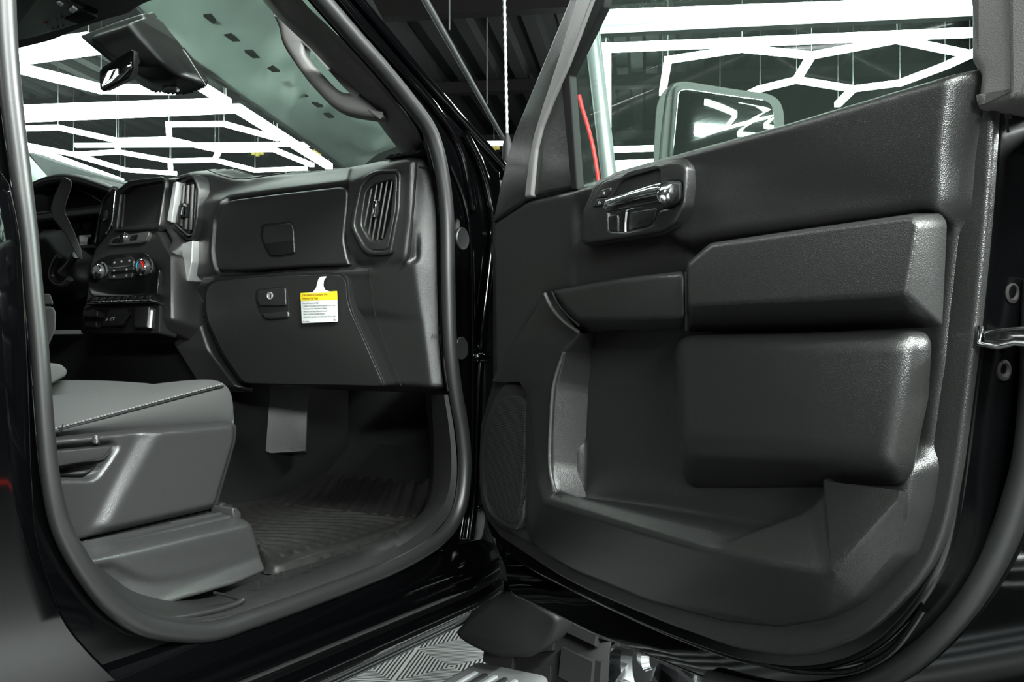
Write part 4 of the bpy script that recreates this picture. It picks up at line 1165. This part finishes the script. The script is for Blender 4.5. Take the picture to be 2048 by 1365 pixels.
# ------------------------------------------------------------------ things lying or hanging in the cabin
FM = FZ(-.404)
OUT = [(440, 1012), (451, 1006), (500, 998), (554, 988), (610, 974), (657, 960), (725, 938), (745, 940), (811, 950), (866, 955), (862, 1000), (832, 1036), (790, 1058), (742, 1074), (663, 1102), (571, 1128), (548, 1132), (530, 1128), (512, 1090), (480, 1060)]
def ribs(X, Y):
    q = Y + .10 * np.sin((X - .2) * 7) + 3.2 * np.maximum(0, X - .55) ** 2 + np.where(Y > 1.78, (Y - 1.78) * 0.0, 0)
    q = np.where(Y > 1.72, Y * .55 + X * .9 + .5, q)
    s = np.sin(q * 2 * math.pi / .036)
    inner = np.clip((.735 - X) / .02, 0, 1) * np.clip((X - .24) / .03, 0, 1)
    return .0035 * np.clip(s * 1.5, -.6, 1) * inner
mo = relief('floor_mat', FM, [([[(a, b, .012) for a, b in OUT]], .004), ([[(a, b, .004) for a, b in rnd(inset([(p[0], -p[1]) for p in OUT][::-1], 7), 0)]] and
      [[(660 + (a - 660) * .965, 1040 + (b - 1040) * .93, .003) for a, b in OUT]], .003)], M_MAT, None, res=.0024, drop=-.004, wave=ribs)
me = mo.data
co = np.empty(len(me.vertices) * 3); me.vertices.foreach_get('co', co); co = co.reshape(-1, 3)
co[:, 2] += np.maximum(0, co[:, 1] - 1.80) ** 1.5 * .35
me.vertices.foreach_set('co', co.ravel()); me.update()
recentre(mo)
tag(mo, 'black ribbed rubber floor mat with dusty grooves in the passenger footwell', 'floor mat')

tagroot = thing('airbag_tag', D.P(638, 615, .045), 'white and yellow air bag notice tag hanging from the glove box door', 'tag')
hk = [(608, 587), (625, 585), (632, 576), (636, 560), (640, 554), (653, 553), (647, 562), (646, 572), (650, 581), (660, 584), (668, 584)]
TH = .0445
slab('tag_hook', D, hk, TH, TH - .0012, M_WHITE, tagroot, r=2, bev=.0003)
slab('tag_card', D, [(601, 587), (673, 583), (675.5, 644), (603.5, 647)], TH, TH - .0012, M_WHITE, tagroot, r=3, bev=.0003)
slab('yellow_band', D, [(600.6, 586.5), (673.3, 582.5), (674, 600), (601.2, 602.3)], TH + .0004, TH - .0008, M_YELLOW, tagroot, r=1.5, bev=.0002)
slab('tag_hook', D, [(613, 587), (625, 585), (632, 576), (650, 580), (660, 584), (664, 585)], TH + .0007, TH - .0008, M_WHITE, tagroot, r=2, bev=.0002)
text('tag_heading', 'This Vehicle is Equipped with', D, 604.5, 592.6, TH + .0006, .0066, M_BROWN, tagroot, fit=655)
text('tag_heading', 'Advanced Air Bags', D, 604.5, 599.4, TH + .0006, .0066, M_BROWN, tagroot, fit=636)
for i, s in enumerate(('Even with Advanced Air Bags', '\u2022 Children can be killed or seriously injured by the air bag', '\u2022 The back seat is the safest place for children', '\u2022 Never put a rear-facing child seat in the front',
                       '\u2022 Always use seat belts and child restraints', '\u2022 See owner\u2019s manual for more information about air bags')):
    text('tag_text', s, D, 604.8 + .3 * i, 608.2 + 5.4 * i, TH + .0006, .0046, M_INK, tagroot, fit=(637, 670, 653, 654, 649, 671)[i])
text('tag_text', 'Part number', D, 605.5, 644, TH + .0006, .0034, M_INK, tagroot)
text('tag_text', 'EN', D, 667, 642, TH + .0006, .0055, mat('dark_ink', (.1, .1, .1), .6), tagroot)

# ------------------------------------------------------------------ the open passenger door
OP = math.radians(57)
de = np.array((math.sin(OP), -math.cos(OP), 0.0))
DR = Frame((1.08, 1.476, ZC), de, (0, 0, 1))
door = part('passenger_door', truck)

# moulded trim panel
BELT = [(1052, 396), (1120, 380), (1183, 361), (1222, 333), (1331, 301), (1450, 266), (1563, 236), (1750, 178), (1926, 124)]
hB = .034
roll_out = [(1951, 138), (1929, 400), (1897, 728), (1861, 950), (1842, 1041), (1806, 1125), (1722, 1213), (1652, 1250), (1556, 1266), (1446, 1255), (1300, 1215), (1150, 1152), (1060, 1102), (990, 1062), (970, 1010), (962, 930), (964, 850), (990, 764), (987, 600), (985, 445)]
outer_face = [(a, b, hB) for a, b in BELT] + [(a, b, .004) for a, b in roll_out]
# facets of the moulding
UP__ = [(a, b + 3, hB) for a, b in BELT[3:]] + [(1940, 150, .016), (1922, 400, .016), (1892, 700, .016), (1880, 640, .030), (1890, 400, .036), (1902, 170, .036), (1880, 160, hB)]
facets1 = [
    # base plate, flange to roll
    [(a, b, .002) for a, b in roll_out] + [(1052, 396, .010), (1183, 361, .016), (1222, 333, hB), (1563, 236, hB), (1926, 124, hB)],
    # upper field
    [(1222, 336, .034), (1331, 304, .036), (1563, 239, .038), (1900, 134, .038), (1892, 400, .030), (1884, 440, .028), (1833, 430, .032), (1423, 487, .034), (1372, 498, .026), (1330, 476, .034), (1166, 494, .034), (1150, 470, .030), (1158, 420, .030), (1186, 362, .030)],
    # right hand roll
    [(1900, 134, .038), (1930, 126, .030), (1949, 140, .006), (1928, 400, .006), (1896, 728, .006), (1860, 950, .006), (1840, 1041, .006), (1818, 1025, .030), (1840, 930, .026), (1876, 660, .024), (1896, 400, .030)],
    # front field, set back
    [(1052, 396, .010), (1150, 372, .012), (1148, 470, .012), (1148, 580, .010), (1090, 590, .010), (990, 764, .008), (987, 600, .008), (985, 445, .008)],
    # below the switch plate
    [(1150, 490, .012), (1330, 478, .014), (1380, 492, .014), (1372, 560, .004), (1150, 580, .004)],
    [(1060, 880, .012), (1400, 900, .012), (1790, 900, .024), (1838, 930, .026), (1818, 1025, .030), (1786, 1112, .032), (1706, 1198, .026), (1645, 1232, .020), (1556, 1248, .014), (1446, 1238, .016), (1300, 1198, .014), (1150, 1136, .012), (1060, 1082, .012)],
]
pocket = [[(1178, 655, .002), (1176, 760, .002), (1168, 1000, .002), (1112, 985, .046, .002), (1300, 1028, .044, .002), (1505, 1072, .044, .002), (1622, 1010, .044, .002), (1644, 980, .044, .002), (1690, 930, .044, .002), (1620, 800, .002), (1620, 640, .002), (1400, 640, .002)]]
relief('trim_panel', DR, [(facets1, .006), (pocket, .003)], M_DOOR, door, res=.0024, drop=-.03)
# front spar, map pocket and its lip: one folded moulding, corner by corner
C3 = {
    'a': (1086, 599, .052), 'b': (1108, 603, .054), 'c': (1161, 668, .056), 'd': (1126, 706, .056), 'e': (1107, 770, .056), 'f': (1101, 868, .056), 'g': (1101, 930, .054),
    'h': (1113, 985, .050), 'i': (1300, 1028, .050), 'j': (1505, 1072, .050), 'k': (1600, 1024, .050), 'l': (1622, 1010, .050), 'm': (1640, 990, .048), 'n': (1640, 960, .046),
    # crease
    'p': (1066, 868, .052), 'q': (1071, 960, .058), 'r': (1084, 1001, .066), 's': (1240, 1050, .072), 't': (1400, 1099, .076), 'u': (1655, 1151, .078), 'v': (1797, 1000, .060),
    # spar, left side
    'x': (1054, 788, .040), 'y': (1038, 764, .034), 'z': (990, 764, .020), 'A': (1038, 680, .036),
    # bottom roll
    'B': (1050, 800, .016), 'C': (1048, 900, .012), 'D': (1046, 1040, .012), 'E': (1062, 1085, .010), 'F': (1150, 1138, .010), 'G': (1300, 1200, .010), 'H': (1446, 1241, .010), 'I': (1556, 1251, .012),
    'J': (1648, 1236, .022), 'K': (1706, 1199, .030), 'L': (1784, 1112, .034), 'M': (1818, 1025, .034), 'N': (1816, 986, .036),
    # foot of the spar's front edge
    'O': (1082, 602, .008), 'P': (1030, 682, .006), 'Q': (984, 762, .004),
    # pocket wall
    'c2': (1190, 664, .002), 'd2': (1182, 716, .002), 'e2': (1176, 780, .002), 'f2': (1172, 880, .002), 'g2': (1170, 940, .002), 'h2': (1172, 1012, .002)}
FF = ['a b c d e A', 'A e y z', 'e x y', 'e f p x', 'f g q p', 'g h r q', 'h i s r', 'i j t s', 'j k l u t', 'l m n v u',
      'p q C B', 'x p B', 'q r E D C', 'r s F E', 's t G F', 't u J I H G', 'u v M L', 'u L K', 'u K J', 'v N M', 'a A P O', 'A z Q P',
      'c c2 d2 d', 'd d2 e2 e', 'e e2 f2 f', 'f f2 g2 g', 'g g2 h2 h']
keys = list(C3)
V = [DR.P(*C3[k]) for k in keys]
F = [tuple(keys.index(k) for k in f.split()) for f in FF]
for k in ('i', 'j', 'k', 'l', 'm', 'n'):                    # the lip's inner side goes straight back
    s_, t_ = DR.loc(*C3[k]); V.append(DR.w(s_, t_, -.004))
nb = len(keys)
ch = ['h2'] + ['i', 'j', 'k', 'l', 'm', 'n']
F.append((keys.index('h'), keys.index('h2'), nb, keys.index('i')))
for q, (k1, k2) in enumerate(zip('ijklm', 'jklmn')): F.append((keys.index(k1), nb + q, nb + q + 1, keys.index(k2)))
bevelled('map_pocket', V, F, .0105, M_DOOR, door, seg=5, angle=60)
# flange behind the panel, outside the crease line
FLG = [tuple(p) for p in spl([(1986, 208), (1974, 400), (1956, 600), (1934, 785), (1911, 954), (1882, 1078), (1831, 1169), (1739, 1260), (1666, 1297), (1592, 1314), (1483, 1301), (1390, 1270), (1300, 1236), (1150, 1170), (1055, 1112), (1000, 1076)], 5)]
FLG += [(972, 1040), (960, 1000), (957, 930), (960, 850), (985, 762), (984, 445), (1052, 398), (1500, 320), (1940, 215)]
slab('trim_flange', DR, FLG, -.002, -.012, M_DOOR, door, r=0, bev=.005)

# armrest and the padded bolster below it
frustum('armrest', DR, [(1377, 530), (1424, 490), (1600, 464), (1808, 434), (1826, 434), (1836, 450), (1812, 588), (1794, 592), (1376, 612)], .088,
        [(1372, 528), (1420, 486), (1600, 459), (1828, 427), (1886, 427), (1897, 446), (1888, 656), (1840, 660), (1374, 668)], .024, .017, M_PAD, door, seg=6)
frustum('door_pad', DR, [(1352, 676), (1600, 672), (1816, 664), (1804, 800), (1786, 935), (1600, 912), (1356, 892)], .070,
        [(1346, 666, .01), (1600, 663, .01), (1886, 652, .024), (1872, 800, .024), (1834, 985, .018), (1620, 990, -.006), (1366, 990, -.006)], .0, .020, M_DOOR, door, seg=6)
# pull handle
frustum('pull_handle', DR, [(1112, 583), (1240, 560), (1368, 546), (1369, 636), (1250, 640), (1158, 640), (1134, 616)], .078,
        [(1104, 582), (1240, 556), (1369, 542), (1371, 660), (1250, 662), (1162, 668), (1128, 634)], .022, .006, M_DOOR, door)
tube('handle_trim', [DR.P(a, b, .068) for a, b in spl([(1090, 588), (1104, 616), (1128, 644), (1156, 664)], 6)], .0028, M_GREY, door, ns=6)
tube('handle_seam', [DR.P(a, b, .075) for a, b in spl([(1104, 584), (1116, 608), (1136, 632), (1158, 652)], 6)], .0014, M_BLACK, door, ns=6)
tube('handle_seam', [DR.P(1372, 545, .074), DR.P(1373, 600, .079), DR.P(1372, 660, .06)], .002, M_BLACK, door, ns=6)
tube('pocket_edge', [DR.P(a, b, .058) for a, b in spl([(1128, 706), (1108, 770), (1101, 860), (1100, 930), (1106, 966), (1114, 986)], 6)], .003, M_GREY, door, ns=6)

# speaker grille
SPK = [(1004, 770), (1020, 764), (1040, 766), (1055, 784), (1054, 860), (1050, 960), (1044, 1040), (1030, 1064), (1004, 1054), (976, 1030), (965, 990), (962, 900), (970, 840), (986, 800)]
slab('speaker_frame', DR, SPK, .018, -.02, M_DOOR, door, r=12, bev=.005)
mg = mat('speaker_mesh', (.007, .007, .007), .65, spec=.15)
ntg = mg.node_tree
tcg = ntg.nodes.new('ShaderNodeTexCoord'); vg = ntg.nodes.new('ShaderNodeTexVoronoi'); vg.inputs['Scale'].default_value = 330; vg.inputs['Randomness'].default_value = 0
bg = ntg.nodes.new('ShaderNodeBump'); bg.inputs['Strength'].default_value = .9; bg.inputs['Distance'].default_value = .002; bg.invert = True
ntg.links.new(tcg.outputs['Object'], vg.inputs['Vector']); ntg.links.new(vg.outputs['Distance'], bg.inputs['Height']); ntg.links.new(bg.outputs['Normal'], ntg.nodes['Principled BSDF'].inputs['Normal'])
slab('speaker_grille', DR, [(1006, 792), (1038, 792), (1050, 804), (1048, 900), (1042, 1000), (1034, 1044), (1020, 1050), (990, 1032), (974, 1000), (968, 940), (972, 880), (984, 832)], .023, .0, mg, door, r=10, bev=.004)

# switch plate, inner handle, lock buttons
BZ = [(1168, 488), (1163, 470), (1168, 424), (1190, 382), (1204, 363), (1230, 354), (1340, 322), (1362, 322), (1372, 334), (1371, 370), (1366, 412), (1346, 448), (1320, 464), (1250, 476)]
HOLE = [(1216, 462), (1214, 405), (1238, 365), (1256, 350), (1312, 338), (1319, 342), (1319, 384), (1338, 362), (1363, 364), (1364, 404), (1350, 412), (1318, 420), (1310, 438), (1298, 452), (1250, 464)]
slab('switch_plate', DR, BZ, .046, .0, M_DASH2, door, r=9, bev=.004, holes=[HOLE], rh=6)
slab('plate_rim', DR, [(1164, 493), (1158, 470), (1163, 421), (1186, 378), (1200, 358), (1228, 349), (1342, 316), (1367, 317), (1378, 332), (1376, 372), (1370, 414), (1350, 453), (1322, 470), (1250, 482)], .041, .0, M_DOOR, door, r=11, bev=.006)
slab('handle_recess', DR, BZ, .0405, -.0, M_BLACK, door, r=9, bev=.001)
slab('recess_wall', DR, [(1216, 462), (1216, 432), (1234, 428), (1236, 466)], .0445, .0, M_DASH2, door, r=5, bev=.002)
slab('recess_wall', DR, [(1256, 462), (1258, 425), (1312, 416), (1308, 440), (1298, 452)], .043, .0, M_DASH2, door, r=4, bev=.002)
tube('recess_trim', [DR.P(1253, 424, .046), DR.P(1251, 446, .046), DR.P(1251, 464, .046)], .0016, M_SATIN, door, ns=6)
frustum('handle_cup', DR, [(1340, 363), (1362, 364), (1361, 398), (1352, 408), (1338, 412), (1332, 392)], .058, [(1334, 359), (1366, 360), (1366, 404), (1354, 416), (1320, 424), (1314, 408)], .03, .005, M_DASH2, door)
hl = [(1222, 412), (1245, 406), (1280, 397), (1310, 390), (1332, 386)]
hpts = [DR.P(a, b, .060 + .004 * k) for k, (a, b) in enumerate(hl)]
hpts = [np.array(p) for p in spl(hpts, 4)]
tube('door_handle', hpts, [.0105 + .0030 * min(1, k / 12) for k in range(len(hpts))], M_CHROME, door, ns=18)
lathe('handle_end', hpts[-1], hpts[-1] - hpts[-3], [(.0135, -.001), (.0132, .003), (.010, .007), (.005, .009), (0, .0095)], M_CHROME, door, n=18)
lathe('handle_end', hpts[0], hpts[0] - hpts[2], [(.0105, -.001), (.0098, .003), (.006, .006), (0, .007)], M_CHROME, door, n=18)
for q, mk in (([(1194, 396), (1202, 381), (1220, 375), (1220, 381), (1212, 394)], (1207, 387)), ([(1185, 414), (1192, 399), (1211, 396), (1208, 406), (1202, 412)], (1198, 406))):
    slab('lock_button', DR, q, .0485, .0, M_DASH, door, r=2, bev=.0012)
    a, b = mk
    slab('lock_mark', DR, [(a - 2, b + 3), (a - 2, b - .5), (a - 1, b - 3), (a + 1, b - 3.6), (a + 2.2, b - 1.2), (a + 2.2, b + 2.4)], .0489, .04, M_MARK, door, r=1, bev=.0002, holes=[[(a - .8, b + 1.4), (a - .6, b - .2), (a + .9, b - .5), (a + .9, b + 1)]], rh=0)

# window frame, glass
slab('front_frame', DR, [(1150, -30), (1212, -30), (1202, 12), (1131, 150), (1150, 380), (1052, 402), (984, 446), (999, 373), (1013, 315), (1027, 267), (1064, 178)], .006, -.002, M_DOOR, door, r=3, bev=.006)
slab('glass_run', DR, [(1186, -30), (1214, -30), (1206, 14), (1138, 152), (1154, 380), (1142, 380), (1120, 154)], .011, -.002, M_BLACK, door, r=3, bev=.003)
tube('glass_edge', [DR.P(a, b, .004) for a, b in [(1211, -30), (1203, 14), (1135, 152), (1151, 372)]], .0016, M_GREY, door, ns=6)
slab('frame_trim', DR, [(1160, -30), (1196, -30), (1136, 130), (1102, 205), (1082, 256), (1071, 300), (1062, 394), (1047, 396), (1056, 320), (1066, 270), (1086, 205), (1116, 115)], .016, .0, M_STRIP, door, r=4, bev=.005)
slab('sail_panel', DR, [(1126, 156), (1132, 156), (1147, 376), (1064, 394), (1072, 302), (1086, 250), (1104, 205)], .010, -.002, M_DOOR, door, r=4, bev=.006)
slab('window_glass', DR, [(1196, -60), (1990, -60), (1975, 200), (1140, 400), (1128, 150), (1200, 5)], -.0025, -.0065, M_GLASS, door, r=0, bev=.0005, back=True)
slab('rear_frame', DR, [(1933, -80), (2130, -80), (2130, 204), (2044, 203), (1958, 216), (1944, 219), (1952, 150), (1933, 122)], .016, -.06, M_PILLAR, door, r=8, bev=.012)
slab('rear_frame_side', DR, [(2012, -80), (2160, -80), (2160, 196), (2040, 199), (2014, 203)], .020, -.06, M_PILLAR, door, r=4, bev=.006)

# painted shell with its folded edges
SHL = [tuple(p) for p in spl([(980, 1072), (1040, 1130), (1150, 1190), (1300, 1262), (1420, 1310), (1500, 1334), (1600, 1346), (1690, 1332), (1772, 1286), (1850, 1196), (1898, 1096), (1924, 960), (1946, 790), (1968, 600), (1986, 400), (1994, 214)], 5)]
SHL += [(1940, 220), (1500, 330), (1052, 410), (984, 446), (986, 762), (955, 930), (962, 1016)]
slab('door_shell', DR, SHL, -.012, -.078, M_JAMB, door, r=0, bev=.008, bseg=5)
slab('door_skin', DR, [(1010, 1150), (1022, 1192), (1108, 1232), (1186, 1272), (1342, 1334), (1420, 1366), (1560, 1430), (1800, 1500), (2100, 1480), (2220, 1200), (2230, 220), (1500, 340), (1010, 420)], -.080, -.105, M_PAINT, door, r=12, bev=.006)
tube('door_edge_seal', [DR.P(a, b, -.074) for a, b in spl([(2078, 560), (2072, 760), (2060, 900), (2040, 985), (2004, 1085), (1940, 1195), (1858, 1288), (1780, 1346), (1690, 1382), (1560, 1394), (1420, 1362)], 6)], .0140, M_RUB, door, ns=12)
tube('shell_bead', [DR.P(a, b, -.016) for a, b in spl([(1060, 1128), (1150, 1180), (1300, 1243), (1430, 1296), (1556, 1336), (1650, 1347), (1720, 1338), (1790, 1296), (1846, 1220)], 6)], .004, M_PAINT, door, ns=8)
lt = [(1958, 664), (2004, 656), (2060, 652), (2060, 690), (1998, 694), (1966, 690)]
slab('latch_plate', DR, lt, -.004, -.05, M_PIANO, door, r=3, bev=.003)
tube('latch_rim', [DR.P(a, b, -.003) for a, b in [(1962, 652), (1958, 688), (1996, 694), (2030, 686), (2056, 688)]], .0028, M_CHROME, door, ns=8)
ed = Frame(DR.P(2022, 600, -.012), -DR.n, (0, 0, 1))
for px, py in ((1950, 742), (1966, 584)):
    s_, t_ = DR.loc(px, py, -.012)
    lathe('latch_bolt', DR.w(s_ + .0005, t_, -.050), de, [(.010, -.004), (.010, .002), (.007, .003), (.005, .0), (0, .0)], M_STEEL, door, n=18)
lathe('shell_plug', DR.P(2024, 1306, -.09), DR.n, [(.006, 0), (.005, .003), (0, .004)], M_GALV, door, n=12)

# outside mirror on the far side of the glass
mp = DR.w(.26, .19, -.27)
MF = Frame(mp, (.545, .839, 0), (0, 0, 1))
MO = [(1345, 166), (1368, 162), (1480, 180), (1536, 187), (1558, 198), (1568, 222), (1570, 300), (1560, 420), (1345, 420), (1312, 380), (1306, 310), (1312, 210), (1324, 184)]
frustum('mirror_shell', MF, rnd(MO, 14, 3), .0, rnd([(a * .9 + 140, b * .9 + 25) for a, b in MO], 14, 3), -.12, .010, M_HOUSING, door, seg=3)
slab('mirror_bezel', MF, [(1350, 172), (1370, 168), (1480, 186), (1532, 193), (1552, 204), (1560, 226), (1562, 400), (1338, 400), (1340, 300)], .006, -.01, M_HOUSING, door, r=12, bev=.004)
slab('mirror_glass', MF, [(1357, 180), (1372, 177), (1480, 193), (1528, 199), (1544, 208), (1549, 228), (1550, 390), (1344, 390), (1346, 310)], .0085, -.005, M_MIRROR, door, r=12, bev=.002)
tube('mirror_seam', [MF.P(a, b, .0) for a, b in spl([(1346, 168), (1334, 190), (1326, 250), (1320, 320), (1316, 380)], 5)], .0022, M_BLACK, door, ns=6)
box('mirror_arm', DR.w(.22, .07, -.16), (.10, .16, .07), M_HOUSING, door, .02, (DR.e, DR.n, DR.up))
